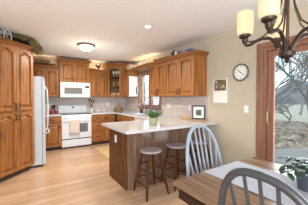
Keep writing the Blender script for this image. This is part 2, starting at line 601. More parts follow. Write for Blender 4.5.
# ------------------------------------------------------------------ outdoors beyond the glass door
g = MB()
rnd = random.Random(5)
N = 26
vs = []
for i in range(N + 1):
    for j in range(N + 1):
        x = XR + 0.16 + 90 * (i / N) ** 2
        y = -45 + 110 * j / N
        z = -0.28 + 0.25 * sin(x * 0.16) * sin(y * 0.11) * min(1, (x - 3) / 6)
        vs.append((x, y, z))
g.add(vs, [(i * (N + 1) + j, i * (N + 1) + j + 1, (i + 1) * (N + 1) + j + 1, (i + 1) * (N + 1) + j) for i in range(N) for j in range(N)])
struct(g.build('ground', M['ground'], smooth=True), 'winter lawn with fallen leaves outside the glass door', 'ground')
pa = MB()
pa.prism([(5.5 + 1.0 * cos(2 * pi * i / 40), 1.75 + 0.8 * sin(2 * pi * i / 40)) for i in range(40)], -0.3, -0.06)
struct(pa.build('patio', M['patio'], bev=0.02), 'pale rounded concrete patio slab outside the glass door', 'patio')
h = MB()
for (d, hh, ph) in ((56, 4.6, 0.0), (70, 7.0, 1.7)):
    top, bot, tb, bb = [], [], [], []
    for i in range(90):
        a = -0.5 + 2.2 * i / 89
        r = d + 3 * sin(7 * a + ph)
        zz = hh * (0.75 + 0.16 * sin(19 * a + ph) + 0.09 * sin(53 * a) + 0.06 * rnd.random())
        top.append((r * cos(a) + 3, r * sin(a), zz))
        bot.append((r * cos(a) + 3, r * sin(a), -2))
        tb.append(((r + 5) * cos(a) + 3, (r + 5) * sin(a), zz * 0.9))
        bb.append(((r + 5) * cos(a) + 3, (r + 5) * sin(a), -2))
    loops = [bot, top, tb, bb]
    n = 90
    h.add([p for l in loops for p in l], [(k * n + i, k * n + i + 1, (k + 1) * n + i + 1, (k + 1) * n + i) for k in range(3) for i in range(n - 1)])
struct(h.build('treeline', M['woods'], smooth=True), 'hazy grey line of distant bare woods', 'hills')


def bare_tree(name, label, base, height, seed, lean=(0, 0), r0=0.09, depth=5, mat='bark', group=None, spread=0.6, split=3, low=0.28):
    rn = random.Random(seed)
    m = MB()

    def grow(p, d, l, r, k):
        pts = [p]
        rad = [r]
        q = p.copy()
        dd = d.copy()
        for s in range(3):
            dd = (dd + Vector((rn.uniform(-.18, .18), rn.uniform(-.18, .18), rn.uniform(-.06, .12)))).normalized()
            q = q + dd * l / 3
            pts.append(q.copy())
            rad.append(r * (1 - 0.13 * (s + 1)))
        m.tube(pts, rad, 6 if k > 3 else 4)
        if k <= 0:
            return
        for _ in range(split if k > 1 else 2):
            ax = Vector((rn.uniform(-1, 1), rn.uniform(-1, 1), rn.uniform(-0.25, 0.6)))
            nd = (dd * (1 - spread * 0.55) + ax * spread).normalized()
            st = pts[-1] if rn.random() < 0.6 else pts[-2]
            grow(st, nd, l * rn.uniform(0.6, 0.86), r * 0.68, k - 1)

    grow(Vector(base), Vector((lean[0], lean[1], 1)).normalized(), height * low, r0, depth)
    o = m.build(name, M[mat], recalc=False, smooth=True)
    return tag(o, label, 'tree', group)


bare_tree('bare_tree', 'nearest bare tree outside the glass door with low forked trunk', (13.1, 5.25, -0.4), 4.2, 4, (0.1, -0.1), 0.055, 5, spread=0.95, low=0.17)
bare_tree('bare_tree', 'tall bare tree with slanting branches filling the upper glass', (8.2, 5.2, -0.35), 6.6, 11, (0.05, -0.75), 0.055, 7, spread=0.62, low=0.24)
bare_tree('bare_tree', 'slender bare tree rising between slanting tree and forked trunk', (10.5, 5.4, -0.35), 6.0, 17, (0.0, -0.5), 0.05, 6, spread=0.6, low=0.26)
bare_tree('bare_tree', 'mid distance bare tree right of the forked trunk', (16.0, 5.0, -0.4), 8.0, 23, (0, 0), 0.13, 5, spread=0.6)
def evergreen(label, base, h_, r_, seed, group=None):
    t = thing('evergreen_tree', label, 'tree', base, 0, group)
    MB().tube([(0, 0, 0), (0, 0, h_ * 0.95)], [0.16, 0.03], 8).build('trunk', M['bark'], t)
    rn_ = random.Random(seed)
    m_ = MB()
    for i in range(900):
        f = rn_.random() ** 0.8
        a = rn_.uniform(0, 2 * pi)
        rr = r_ * (1 - f) * rn_.uniform(0.3, 1.0) + 0.05
        m_.leaf((rr * cos(a), rr * sin(a), 0.4 + f * (h_ - 0.4)), (cos(a), sin(a), -0.25), 0.75 * (1.1 - f), 0.35, 0.3)
    m_.build('foliage', M['spruce'], t, recalc=False)


evergreen('green spruce outside the sink window, left of the pair', (14.5, 24.0, -0.4), 4.2, 1.6, 1)
evergreen('green spruce outside the sink window, right of the pair', (15.5, 20.5, -0.4), 3.4, 1.5, 2)
ll = MB()
rn = random.Random(77)
for i in range(5200):
    x = rn.uniform(6.2, 14.5)
    y = rn.uniform(0.8, 7.5)
    z = -0.28 + 0.25 * sin(x * 0.16) * sin(y * 0.11) * min(1, (x - 3) / 6) + 0.012
    a = rn.uniform(0, 2 * pi)
    ll.leaf((x, y, z + rn.uniform(0, 0.03)), (cos(a), sin(a), rn.uniform(-0.1, 0.5)), rn.uniform(0.09, 0.2), rn.uniform(0.06, 0.12), 0.3)
tag(ll.build('fallen_leaves', M['litter'], recalc=False), 'brown fallen leaves scattered on the lawn beyond the glass door', 'leaves', kind='stuff')
k = 0
for (d, a) in ((22, 12), (38, 17), (22, 22), (38, 26), (24, 32)):
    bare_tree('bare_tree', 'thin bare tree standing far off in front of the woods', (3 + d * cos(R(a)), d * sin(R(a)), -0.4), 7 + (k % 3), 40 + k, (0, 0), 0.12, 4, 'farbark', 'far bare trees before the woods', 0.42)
    k += 1


# ------------------------------------------------------------------ cabinets
def door_mb(w_, h_, arch=True, st=0.05, t=0.027, drop=0.024):
    m = MB()
    st = min(st, w_ * 0.24)
    m.box(0, st, -t, 0, 0, h_).box(w_ - st, w_, -t, 0, 0, h_).box(st, w_ - st, -t, 0, 0, st)
    n = 14

    def top(u):
        s = abs(2 * u - 1)
        if not arch:
            return h_ - st
        e = min(1, s / 0.95)
        e = e * e * (3 - 2 * e)
        return h_ - st * 0.85 - drop * e
    xs = [st + (w_ - 2 * st) * i / n for i in range(n + 1)]
    m.prism_y([(st, h_), (w_ - st, h_)] + [(xs[i], top(i / n)) for i in range(n, -1, -1)], -t, 0)
    # raised panel: outer loop low, inner loop proud
    out = [(st, st), (w_ - st, st)] + [(xs[i], top(i / n)) for i in range(n, -1, -1)]
    ins = min(0.046, (w_ - 2 * st) * 0.22)
    cx = w_ / 2
    inn = []
    for (x, z) in out:
        kx = (w_ - 2 * st - 2 * ins) / (w_ - 2 * st)
        nx = cx + (x - cx) * kx
        nz_ = st + ins if z <= st + 1e-6 else z - ins
        inn.append((nx, nz_))
    def mixl(f):
        return [(a_[0] + (b_[0] - a_[0]) * f, a_[1] + (b_[1] - a_[1]) * f) for a_, b_ in zip(out, inn)]
    m.loft([[(x, 0, z) for x, z in out], [(x, -t * 0.1, z) for x, z in out], [(x, -t * 0.1, z) for x, z in mixl(0.3)], [(x, -t * 0.9, z) for x, z in mixl(1.0)]], cap=True)
    return m


def pull_mb(l=0.10, vertical=True):
    m = MB()
    pts = [(0, 0, -l / 2), (0, -0.024, -l / 2 + 0.006), (0, -0.03, 0), (0, -0.024, l / 2 - 0.006), (0, 0, l / 2)]
    if not vertical:
        pts = [(p[2], p[1], 0) for p in pts]
    m.tube(pts, [0.010, 0.0075, 0.008, 0.0075, 0.010], 8)
    return m


def put_door(parent, x, z, w_, h_, hx, hz, arch=True, mat='oak', glass=False, drop=0.016):
    """hx,hz: handle position inside the door"""
    if not glass:
        d = door_mb(w_, h_, arch, drop=0.042 if parent.name.startswith('pantry') else drop).build('door', M[mat], parent, (x, -0.001, z), bev=0.002)
    else:
        st = 0.055
        m = MB().box(0, st, -0.02, 0, 0, h_).box(w_ - st, w_, -0.02, 0, 0, h_).box(st, w_ - st, -0.02, 0, 0, st)
        n = 10
        xs = [st + (w_ - 2 * st) * i / n for i in range(n + 1)]
        m.prism_y([(st, h_), (w_ - st, h_)] + [(xs[i], h_ - st - 0.04 * abs(2 * i / n - 1) ** 2) for i in range(n, -1, -1)], -0.02, 0)
        d = m.build('door', M[mat], parent, (x, -0.001, z), bev=0.002)
        MB().box(st - 0.004, w_ - st + 0.004, -0.011, -0.007, st - 0.004, h_ - st + 0.004).build('glass_pane', M['glass'], d)
    if hx is not None:
        pull_mb().build('handle', M['bronze'], d, (hx, -0.0265 if not glass else -0.0195, hz), smooth=True)
    return d


def put_drawer(parent, x, z, w_, h_):
    m = MB()
    e = 0.012
    m.loft([[(0, 0, 0), (w_, 0, 0), (w_, 0, h_), (0, 0, h_)], [(0, -0.013, 0), (w_, -0.013, 0), (w_, -0.013, h_), (0, -0.013, h_)],
            [(e, -0.02, e), (w_ - e, -0.02, e), (w_ - e, -0.02, h_ - e), (e, -0.02, h_ - e)]])
    d = m.build('drawer', M['oakx'], parent, (x, -0.001, z))
    pull_mb(0.09, False).build('handle', M['bronze'], d, (w_ / 2, -0.0195, h_ / 2), smooth=True)
    return d


CROWN = [(0.0, 0.002), (0.008, 0.012), (0.018, 0.014), (0.032, 0.024), (0.048, 0.044), (0.056, 0.050), (0.070, 0.052)]


def cabinet(label, loc, rotz, poly, h_, expose, doors=(), drawers=(), crown=True, toe=0.0, body=True, group=None, cat='cabinet', crown_h=1.0, kind='wall_cabinet', scale_c=1.0):
    """poly: footprint counter-clockwise, its front edge first (along local x at y=0)"""
    t = thing(kind, label, cat, loc, rotz, group)
    if body:
        m = MB()
        m.prism(poly, toe, h_)
        m.build('body', M['oak'], t)
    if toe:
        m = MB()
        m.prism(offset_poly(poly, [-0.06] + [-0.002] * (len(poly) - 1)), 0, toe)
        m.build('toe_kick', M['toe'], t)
    if crown:
        m = MB()
        m.loft([[(x, y, h_ + dz * crown_h) for x, y in offset_poly(poly, [o * e * scale_c if e else -0.001 for e in expose])] for dz, o in CROWN])
        m.build('crown_moulding', M['oakx'], t)
    for d in doors:
        put_door(t, *d)
    for d in drawers:
        put_drawer(t, *d)
    return t


def rect(w_, d_):
    return [(0, 0), (w_, 0), (w_, d_), (0, d_)]


R90 = -pi / 2
UH = 0.745                                       # wall cabinet body height, 1.37 to 2.115
YF = YB - 0.33                                   # front of back wall cabinets
# pantry, set at 45 degrees in front of the fridge
q = 0.7354
pp = [(0, 0), (q, 0), (q + 0.0, 0.0)]
cpn = cos(pi / 4)


def to_local(px, py, ox, oy, rz):
    dx, dy = px - ox, py - oy
    return (dx * cos(rz) + dy * sin(rz), -dx * sin(rz) + dy * cos(rz))


ox, oy = -0.42, 3.75
poly = [to_local(x, y, ox, oy, pi / 4) for x, y in ((-0.42, 3.75), (0.10, 4.27), (-0.61, 4.27), (-0.61, 3.75))]
dw = 0.345
pant = cabinet('tall oak pantry cabinet with four arched doors beside the fridge', (ox, oy, 0), pi / 4, poly, 2.205, [1, 0, 0, 1],
               doors=[(0.02, 1.125, dw, 1.06, dw - 0.035, 0.07), (0.02 + dw + 0.005, 1.125, dw, 1.06, 0.035, 0.07),
                      (0.02, 0.105, dw, 0.985, dw - 0.035, 0.91, True), (0.02 + dw + 0.005, 0.105, dw, 0.985, 0.035, 0.91, True)],
               toe=0.08, kind='pantry_cabinet')

# back wall, left of the range
wA = 0.62
cabinet('oak wall cabinet with two doors between fridge and microwave', (0.105, YF, 1.37), 0, rect(wA, 0.328), UH, [1, 0, 0, 0],
        doors=[(0.012, 0.012, wA / 2 - 0.018, UH - 0.024, wA / 2 - 0.05, 0.07), (wA / 2 + 0.006, 0.012, wA / 2 - 0.018, UH - 0.024, 0.035, 0.07)])
cabinet('short raised oak cabinet with two doors above the microwave', (0.735, YF - 0.04, 1.775), 0, rect(0.785, 0.368), 0.55, [1, 1, 0, 1],
        doors=[(0.02, 0.015, 0.37, 0.52, 0.335, 0.075), (0.395, 0.015, 0.37, 0.52, 0.035, 0.075)], scale_c=1.2, crown_h=1.1)
wB = 0.53
cabinet('oak wall cabinet with two doors between microwave and glass corner cabinet', (1.525, YF, 1.37), 0, rect(wB, 0.328), UH, [1, 0, 0, 0],
        doors=[(0.012, 0.012, wB / 2 - 0.018, UH - 0.024, wB / 2 - 0.05, 0.07), (wB / 2 + 0.006, 0.012, wB / 2 - 0.018, UH - 0.024, 0.035, 0.07)])
# glass corner cabinet
ox, oy = 2.062, YF
wc = [(2.062, YF), (2.412, YF - 0.35), (2.828, YF - 0.35), (2.828, YB - 0.009), (2.062, YB - 0.009)]
poly = [to_local(x, y, ox, oy, -pi / 4) for x, y in wc]
fw = 0.495
cc = cabinet('tall corner cabinet with glass door at the back right corner', (ox, oy, 1.37), -pi / 4, poly, 0.955, [1, 1, 0, 0, 1],
             doors=[(0.03, 0.03, fw - 0.06, 0.895, fw - 0.095, 0.08, False, 'oak', True)], body=False)
m = MB()
ins = offset_poly(poly, [0, -0.018, -0.018, -0.018, -0.018])
m.prism(poly, 0, 0.018).prism(poly, 0.937, 0.955)
nP = len(poly)
for i in range(1, nP):
    a, b2 = poly[i], poly[(i + 1) % nP]
    c2, d2 = ins[i], ins[(i + 1) % nP]
    m.prism([a, b2, d2, c2], 0.018, 0.937)
m.box(0.0, 0.03, 0.0, 0.018, 0.018, 0.937).box(fw - 0.03, fw, 0.0, 0.018, 0.018, 0.937)
m.build('body', M['oak'], cc)
sh = MB()
pin = offset_poly(poly, [-0.03, -0.02, -0.02, -0.02, -0.02])
for z in (0.32, 0.62):
    sh.prism(pin, z, z + 0.014)
sh.build('shelf', M['inside'], cc)
# glassware seen behind the glass
wg = flat('white_china', (0.75, 0.72, 0.66), 0.3)
for (lx, ly, z, kind) in ((0.16, 0.14, 0.635, 0), (0.25, 0.16, 0.635, 0), (0.34, 0.14, 0.635, 0), (0.18, 0.15, 0.335, 1), (0.31, 0.15, 0.335, 1), (0.145, 0.16, 0.019, 2), (0.335, 0.16, 0.019, 2)):
    x = ox + lx * cos(-pi / 4) - ly * sin(-pi / 4)
    y = oy + lx * sin(-pi / 4) + ly * cos(-pi / 4)
    if kind == 0:
        o = MB().lathe([(0.026, 0), (0.026, 0.004), (0.005, 0.01), (0.005, 0.07), (0.03, 0.1), (0.032, 0.15), (0.029, 0.17)], n=14).build('goblet', wg, None, (x, y, 1.37 + z), smooth=True)
        tag(o, {0.16: 'leftmost', 0.25: 'middle', 0.34: 'rightmost'}[lx] + ' pale stemmed goblet on the top shelf behind the cabinet glass', 'goblet', 'goblets in the corner cabinet')
    elif kind == 1:
        o = MB().lathe([(0.03, 0), (0.05, 0.03), (0.055, 0.08), (0.04, 0.13), (0.03, 0.15)], n=14).build('jug', M['wicker'], None, (x, y, 1.37 + z), smooth=True)
        tag(o, {0.18: 'left', 0.31: 'right'}[lx] + ' brown jug on the middle shelf of the glass corner cabinet', 'jug', 'jugs in the corner cabinet')
    else:
        o = MB().lathe([(0.03, 0), (0.06, 0.03), (0.075, 0.09), (0.07, 0.1)], n=16).build('bowl', wg, None, (x, y, 1.37 + z), smooth=True)
        tag(o, {0.145: 'left', 0.335: 'right'}[lx] + ' pale bowl on the bottom shelf of the glass corner cabinet', 'bowl', 'bowls in the corner cabinet')
# narrow cabinet left of the window on the right wall
nc = cabinet('narrow oak wall cabinet between glass corner cabinet and window', (2.50, 5.395, 1.37), R90, rect(0.245, 0.328), UH, [1, 1, 0, 0],
             doors=[(0.012, 0.012, 0.22, UH - 0.024, 0.19, 0.07)], crown_h=0.7)
o = MB().box(2.515, 2.815, 5.135, 5.149, 1.385, 1.985).build('notice_board', M['paper'], bev=0.003)
tag(o, 'white board on the cabinet end left of the sink window', 'board')
ph = thing('wall_phone', 'dark cordless phone hanging on the white board by the window', 'phone', (2.775, 5.134, 1.47))
MB().box(-0.035, 0.035, -0.03, -0.001, 0, 0.2).build('cradle', M['dark'], ph, bev=0.006)
MB().tube([(0, -0.042, 0.02), (0, -0.05, 0.1), (0, -0.042, 0.19)], [0.02, 0.015, 0.02], 10).build('handset', M['steel'], ph, smooth=True)
# right wall cabinets
wD = 0.82
cabinet('oak wall cabinet with two arched doors nearest to the clock', (2.52, 3.305, 1.37), R90, rect(wD, 0.308), UH, [1, 1, 0, 0],
        doors=[(0.012, 0.012, wD / 2 - 0.018, UH - 0.024, wD / 2 - 0.05, 0.085), (wD / 2 + 0.006, 0.012, wD / 2 - 0.018, UH - 0.024, 0.035, 0.085)], scale_c=1.2)
wE = 0.66
cabinet('oak wall cabinet with two arched doors beside the sink window', (2.52, 3.97, 1.37), R90, rect(wE, 0.308), UH, [1, 0, 0, 1],
        doors=[(0.012, 0.012, wE / 2 - 0.018, UH - 0.024, wE / 2 - 0.05, 0.085), (wE / 2 + 0.006, 0.012, wE / 2 - 0.018, UH - 0.024, 0.035, 0.085)], scale_c=1.2)
vl = thing('valance_shelf', 'narrow oak valance shelf bridging cabinets above the sink window', 'shelf', (2.54, 4.04, 2.08))
MB().box(0, 0.02, 0, 1.05, 0.03, 0.1).build('fascia', M['oakx'], vl)
MB().box(0, 0.275, 0, 1.05, 0.1, 0.118).build('shelf_board', M['oakx'], vl)


# base cabinets
def base(label, loc, rotz, w_, d_, doors, drawers, group=None, h_=0.872):
    return cabinet(label, loc, rotz, rect(w_, d_), h_, None, doors, drawers, crown=False, toe=0.09, group=group, kind='base_cabinet')


YBF = 5.475
dB = YB - YBF - 0.004
base('oak base cabinet with one drawer between fridge and range', (0.335, YBF, 0), 0, 0.40, dB, [(0.01, 0.1, 0.38, 0.58, 0.35, 0.5, False)], [(0.01, 0.70, 0.38, 0.15)])
base('oak base cabinet with three drawers right of the range', (1.512, YBF, 0), 0, 0.362, dB, [], [(0.01, 0.70, 0.342, 0.15), (0.01, 0.41, 0.342, 0.275), (0.01, 0.105, 0.342, 0.29)])
base('oak corner base cabinet between drawer stack and sink run', (1.878, YBF, 0), 0, 0.325, dB, [(0.01, 0.1, 0.29, 0.75, 0.03, 0.65, False)], [])
base('oak sink cabinet with two doors under the window', (2.21, 5.27, 0), R90, 1.05, 0.61, [(0.01, 0.1, 0.51, 0.58, 0.48, 0.5, False), (0.53, 0.1, 0.51, 0.58, 0.03, 0.5, False)], [(0.01, 0.70, 0.51, 0.15), (0.53, 0.70, 0.51, 0.15)], h_=0.872)
# the sink cabinet's top is open for the basin
dwash = thing('dishwasher', 'white dishwasher between sink cabinet and peninsula', 'dishwasher', (2.21, 4.21, 0), R90)
MB().box(0, 0.6, 0.02, 0.6, 0.09, 0.868).build('body', M['white'], dwash)
MB().box(0.004, 0.596, -0.01, 0.019, 0.1, 0.75).build('door', M['white'], dwash, bev=0.004)
MB().box(0.004, 0.596, -0.012, 0.019, 0.755, 0.866).build('control_panel', M['white'], dwash, bev=0.004)
MB().box(0.02, 0.58, 0.03, 0.58, 0, 0.089).build('toe_kick', M['dark'], dwash)

# peninsula
PX, PY0, PY1 = 1.178, 2.52, 3.19
pn = thing('peninsula_cabinet', 'wooden peninsula base with plain end panel behind the stools', 'cabinet', (PX, PY0, 0))
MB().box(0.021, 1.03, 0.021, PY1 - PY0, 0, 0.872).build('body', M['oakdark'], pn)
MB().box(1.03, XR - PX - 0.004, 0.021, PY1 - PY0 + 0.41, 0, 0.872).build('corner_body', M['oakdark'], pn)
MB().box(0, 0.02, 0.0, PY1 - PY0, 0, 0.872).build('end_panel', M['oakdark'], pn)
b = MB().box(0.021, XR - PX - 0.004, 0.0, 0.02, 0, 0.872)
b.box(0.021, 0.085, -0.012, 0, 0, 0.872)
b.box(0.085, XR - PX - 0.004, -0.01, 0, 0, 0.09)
bo = b.build('back_panel', M['oakback_lit'], pn)
bo['label'] = 'back panel with corner post, window light in its pale colour'
oc = thing('outlet', 'white outlet on the dark end panel of the peninsula', 'outlet', (PX - 0.001, 2.89, 0.69))
MB().box(-0.006, 0, -0.035, 0.035, -0.058, 0.058).build('cover_plate', M['whiteb'], oc, bev=0.002)
MB().box(-0.009, -0.006, -0.017, 0.017, 0.008, 0.038).build('socket', M['whiteb'], oc)
MB().box(-0.009, -0.006, -0.017, 0.017, -0.038, -0.008).build('socket', M['whiteb'], oc)

# counters
SX0, SX1, SY0, SY1 = 2.33, 2.70, 4.33, 4.93
cz0, cz1 = 0.874, 0.914
ct = MB()
cl = 0.03
ct.prism([(1.05 + cl, 2.215), (XR - 0.004, 2.215), (XR - 0.004, 3.205), (1.05, 3.205), (1.05, 2.215 + cl)], cz0, cz1)
ct.box(2.17, XR - 0.004, 3.205, SY0, cz0, cz1).box(2.17, SX0, SY0, SY1, cz0, cz1).box(SX1, XR - 0.004, SY0, SY1, cz0, cz1)
ct.box(2.17, XR - 0.004, SY1, YB - 0.004, cz0, cz1).box(1.512, 2.17, 5.435, YB - 0.004, cz0, cz1)
ct.box(2.17, XR - 0.004, 3.205, 3.2051, cz0, cz1)
ct.box(XR - 0.024, XR - 0.009, 3.3, YB - 0.03, cz1, 0.954).box(1.512, XR - 0.024, YB - 0.024, YB - 0.009, cz1, 0.954)
tag(ct.build('countertop', M['counter'], bev=0.004), 'pale speckled countertop over peninsula, sink run and back corner', 'countertop')
ct = MB().box(0.30, 0.736, 5.435, YB - 0.009, cz0, cz1)
ct.box(0.30, 0.736, YB - 0.024, YB - 0.009, cz1, 0.954)
tag(ct.build('countertop', M['counter'], bev=0.004), 'short pale countertop between fridge and range', 'countertop')

# ------------------------------------------------------------------ fridge
fr = thing('refrigerator', 'white refrigerator standing right behind the tall pantry', 'refrigerator', (0, 0, 0))
FX, FY0, FY1 = 0.245, 4.295, 5.19
MB().box(-0.56, FX, FY0, FY1, 0.05, 1.75).build('body', M['fridge'], fr, bev=0.012, seg=2)
MB().box(-0.52, FX - 0.02, FY0 + 0.02, FY1 - 0.02, 0.0, 0.05).build('base_shadow', M['dark'], fr)  # dark block standing in for the shadow gap under the body


def fridge_door(z0, z1, name):
    n = 8
    prof = [(FX + 0.004, z0)]
    prof += [(FX + 0.04, z0), (FX + 0.052, z0 + 0.012)]
    for i in range(n + 1):
        a = pi / 2 * i / n
        prof.append((FX + 0.004 + 0.052 * cos(a) ** 0.8 if i < n else FX + 0.004, z1 - 0.16 + 0.16 * sin(a)) if z1 > 1.5 else (FX + 0.052, z1 - 0.012 + 0.012 * i / n))
    prof2 = []
    for p_ in prof:
        if not prof2 or (abs(p_[0] - prof2[-1][0]) + abs(p_[1] - prof2[-1][1])) > 1e-4:
            prof2.append(p_)
    if z1 < 1.5:
        prof2.append((FX + 0.004, z1))
    m_ = MB().prism_y(prof2, FY0, FY1)
    return m_.build(name, M['fridge'], fr, smooth=True)


d1 = fridge_door(0.66, 1.752, 'door')
d2 = fridge_door(0.06, 0.65, 'freezer_drawer')
hm = MB().tube([(FX + 0.05, FY0 + 0.05, 1.56), (FX + 0.09, FY0 + 0.05, 1.5), (FX + 0.105, FY0 + 0.05, 1.1), (FX + 0.095, FY0 + 0.05, 0.78), (FX + 0.055, FY0 + 0.05, 0.72)], [0.012, 0.013, 0.013, 0.013, 0.012], 10)
hm.build('handle', M['fridge'], d1, smooth=True)
gk = MB().box(FX + 0.053, FX + 0.058, FY0 + 0.02, FY0 + 0.09, 1.22, 1.5)  # dark plate on the door, painted shade of the gap at the handle
go = gk.build('grip_shade', M['dark'], d1)
go['label'] = 'dark plate for the shaded grip recess'
rg = MB().tube([(FX + 0.09 + 0.03 * cos(a), FY0 + 0.07, 0.68 + 0.038 * sin(a)) for a in [2 * pi * i / 16 for i in range(16)]], 0.011, 8, closed=True)
rg.build('drawer_pull', M['white'], d2, smooth=True)

# ------------------------------------------------------------------ range
RX, RY = 0.741, 5.455
rn_ = thing('range', 'white freestanding range under the microwave', 'stove', (RX, RY, 0))
Wd = 0.766
MB().box(0, Wd, 0.03, 0.61, 0.04, 0.9).build('body', M['white'], rn_, bev=0.004)
MB().box(0.03, Wd - 0.03, 0.06, 0.58, 0, 0.04).build('base', M['dark'], rn_)
ctp = MB().box(0.0, Wd, 0.0, 0.545, 0.901, 0.922).build('cooktop', M['black'], rn_, bev=0.004)
for (bx, by, br) in ((0.2, 0.15, 0.095), (0.57, 0.15, 0.075), (0.2, 0.4, 0.075), (0.57, 0.4, 0.095)):
    MB().lathe([(br, 0), (br, 0.001), (br - 0.01, 0.0015), (0.01, 0.0015)], (bx, by, 0.922), 24).build('burner_ring', M['window_dark'], rn_)
bgd = MB().prism_x([(0.55, 0.905), (0.61, 0.905), (0.61, 1.15), (0.585, 1.15), (0.55, 1.10)], 0, Wd)
bk = bgd.build('backguard', M['white'], rn_, bev=0.006)
MB().box(0.355, 0.412, 0.553, 0.558, 1.05, 1.08).xf(Matrix.Translation((0, -0.006, 0))).build('clock_display', M['black'], bk)
cp = MB().prism_x([(-0.005, 0.80), (0.03, 0.80), (0.03, 0.899), (0.008, 0.899)], 0, Wd).build('control_panel', M['white'], rn_)
for kx in (0.09, 0.2, 0.383, 0.566, 0.676):
    kb = MB().tube([(kx, -0.002, 0.85), (kx, -0.02, 0.847), (kx, -0.03, 0.845)], [0.024, 0.022, 0.018], 14)
    kb.box(kx - 0.004, kx + 0.004, -0.036, -0.028, 0.83, 0.862)
    kb.build('knob', M['whiteb'], rn_)
od = MB().box(0.006, Wd - 0.006, -0.012, 0.028, 0.262, 0.792).build('oven_door', M['white'], rn_, bev=0.006)
wnd = MB().box(0.42, 0.66, -0.0155, -0.0125, 0.42, 0.66).build('window', M['window_dark'], od)
MB().tube([(0.05, -0.013, 0.735), (0.06, -0.045, 0.74), (Wd - 0.06, -0.045, 0.74), (Wd - 0.05, -0.013, 0.735)], 0.011, 10).build('handle', M['white'], od, smooth=True)
dw_ = MB().box(0.006, Wd - 0.006, -0.008, 0.028, 0.055, 0.235).build('storage_drawer', M['white'], rn_, bev=0.006)
MB().box(0.006, Wd - 0.006, 0.005, 0.029, 0.236, 0.26).build('shadow_gap', M['dark'], rn_)
# towel hung over the oven door handle
tw = MB()
nx, nzz = 12, 14
front, back = [], []
for i in range(nx + 1):
    u = i / nx
    x = RX + 0.19 + 0.245 * u
    wv = 0.006 * sin(u * 15)
    col = [(x, RY - 0.0295, 0.50)] + [(x, RY - 0.029 + 0.0005 * j, 0.5 + 0.24 * j / 5) for j in range(1, 5)]
    col += [(x, RY - 0.0285, 0.752), (x, RY - 0.045, 0.7575), (x, RY - 0.0615, 0.752)]
    col += [(x, RY - 0.063 - 0.008 * (j / 7) + wv * (0.3 + j / 9), 0.752 - 0.37 * j / 7 + 0.006 * sin(u * 5)) for j in range(1, 8)]
    front.append(col)
nc_ = len(front[0])
tw.add([p for cl_ in front for p in cl_], [(i * nc_ + j, i * nc_ + j + 1, (i + 1) * nc_ + j + 1, (i + 1) * nc_ + j) for i in range(nx) for j in range(nc_ - 1)])
to = tw.build('dish_towel', M['towel'], smooth=True)
sd = to.modifiers.new('thick', 'SOLIDIFY')
sd.thickness = 0.003
sd.offset = 0
tag(to, 'beige dish towel hanging on the oven door handle', 'towel')

# ------------------------------------------------------------------ microwave
mw = thing('microwave', 'white microwave mounted over the range', 'microwave', (0.737, 5.61, 1.352))
MB().box(0, 0.78, 0.02, YB - 5.61 - 0.012, 0.0, 0.418).build('body', M['whiteb'], mw, bev=0.004)
md_ = MB().box(0.002, 0.615, -0.012, 0.019, 0.012, 0.36).build('door', M['whiteb'], mw, bev=0.006)
MB().box(0.10, 0.56, -0.0145, -0.0125, 0.10, 0.27).build('window', M['mwglass'], md_)
MB().tube([(0.592, -0.012, 0.05), (0.592, -0.04, 0.07), (0.592, -0.04, 0.30), (0.592, -0.012, 0.32)], 0.01, 8).build('handle', M['whiteb'], md_, smooth=True)
cp_ = MB().box(0.618, 0.778, -0.012, 0.019, 0.012, 0.36).build('control_panel', M['whiteb'], mw, bev=0.005)
MB().box(0.645, 0.75, -0.0145, -0.0125, 0.27, 0.32).build('display', M['black'], cp_)
for r_ in range(4):
    for c_ in range(3):
        MB().box(0.648 + c_ * 0.036, 0.676 + c_ * 0.036, -0.0142, -0.0125, 0.06 + r_ * 0.045, 0.09 + r_ * 0.045).build('key', M['paper'], cp_)
MB().box(0.002, 0.778, -0.008, 0.019, 0.364, 0.414).build('top_vent', M['whiteb'], mw, bev=0.004)

# ------------------------------------------------------------------ sink and faucet
sk = MB()
sk.box(SX0 + 0.002, SX1 - 0.002, SY0 + 0.002, SY1 - 0.002, 0.8735, 0.877)
sk.box(SX0 + 0.002, SX0 + 0.012, SY0 + 0.002, SY1 - 0.002, 0.877, 0.912).box(SX1 - 0.012, SX1 - 0.002, SY0 + 0.002, SY1 - 0.002, 0.877, 0.912)
sk.box(SX0 + 0.012, SX1 - 0.012, SY0 + 0.002, SY0 + 0.012, 0.877, 0.912).box(SX0 + 0.012, SX1 - 0.012, SY1 - 0.012, SY1 - 0.002, 0.877, 0.912)
tag(sk.build('sink', M['steel']), 'steel sink let into the counter under the window', 'sink')
fc = thing('faucet', 'dark steel gooseneck faucet in front of the sink window', 'faucet', (2.745, 4.62, 0.914))
MB().lathe([(0.028, 0.001), (0.028, 0.01), (0.02, 0.02), (0.017, 0.05)], n=16).build('base', M['chrome'], fc, smooth=True)
MB().tube([(0, 0, 0.04), (0, 0, 0.26)] + [(-0.085 + 0.085 * cos(a), 0, 0.26 + 0.085 * sin(a)) for a in [pi * i / 10 for i in range(1, 11)]] + [(-0.17, 0, 0.2)], 0.013, 10).build('spout', M['chrome'], fc, smooth=True)
MB().tube([(0, -0.015, 0.04), (0, -0.06, 0.075)], [0.009, 0.006], 8).build('lever', M['chrome'], fc, smooth=True)

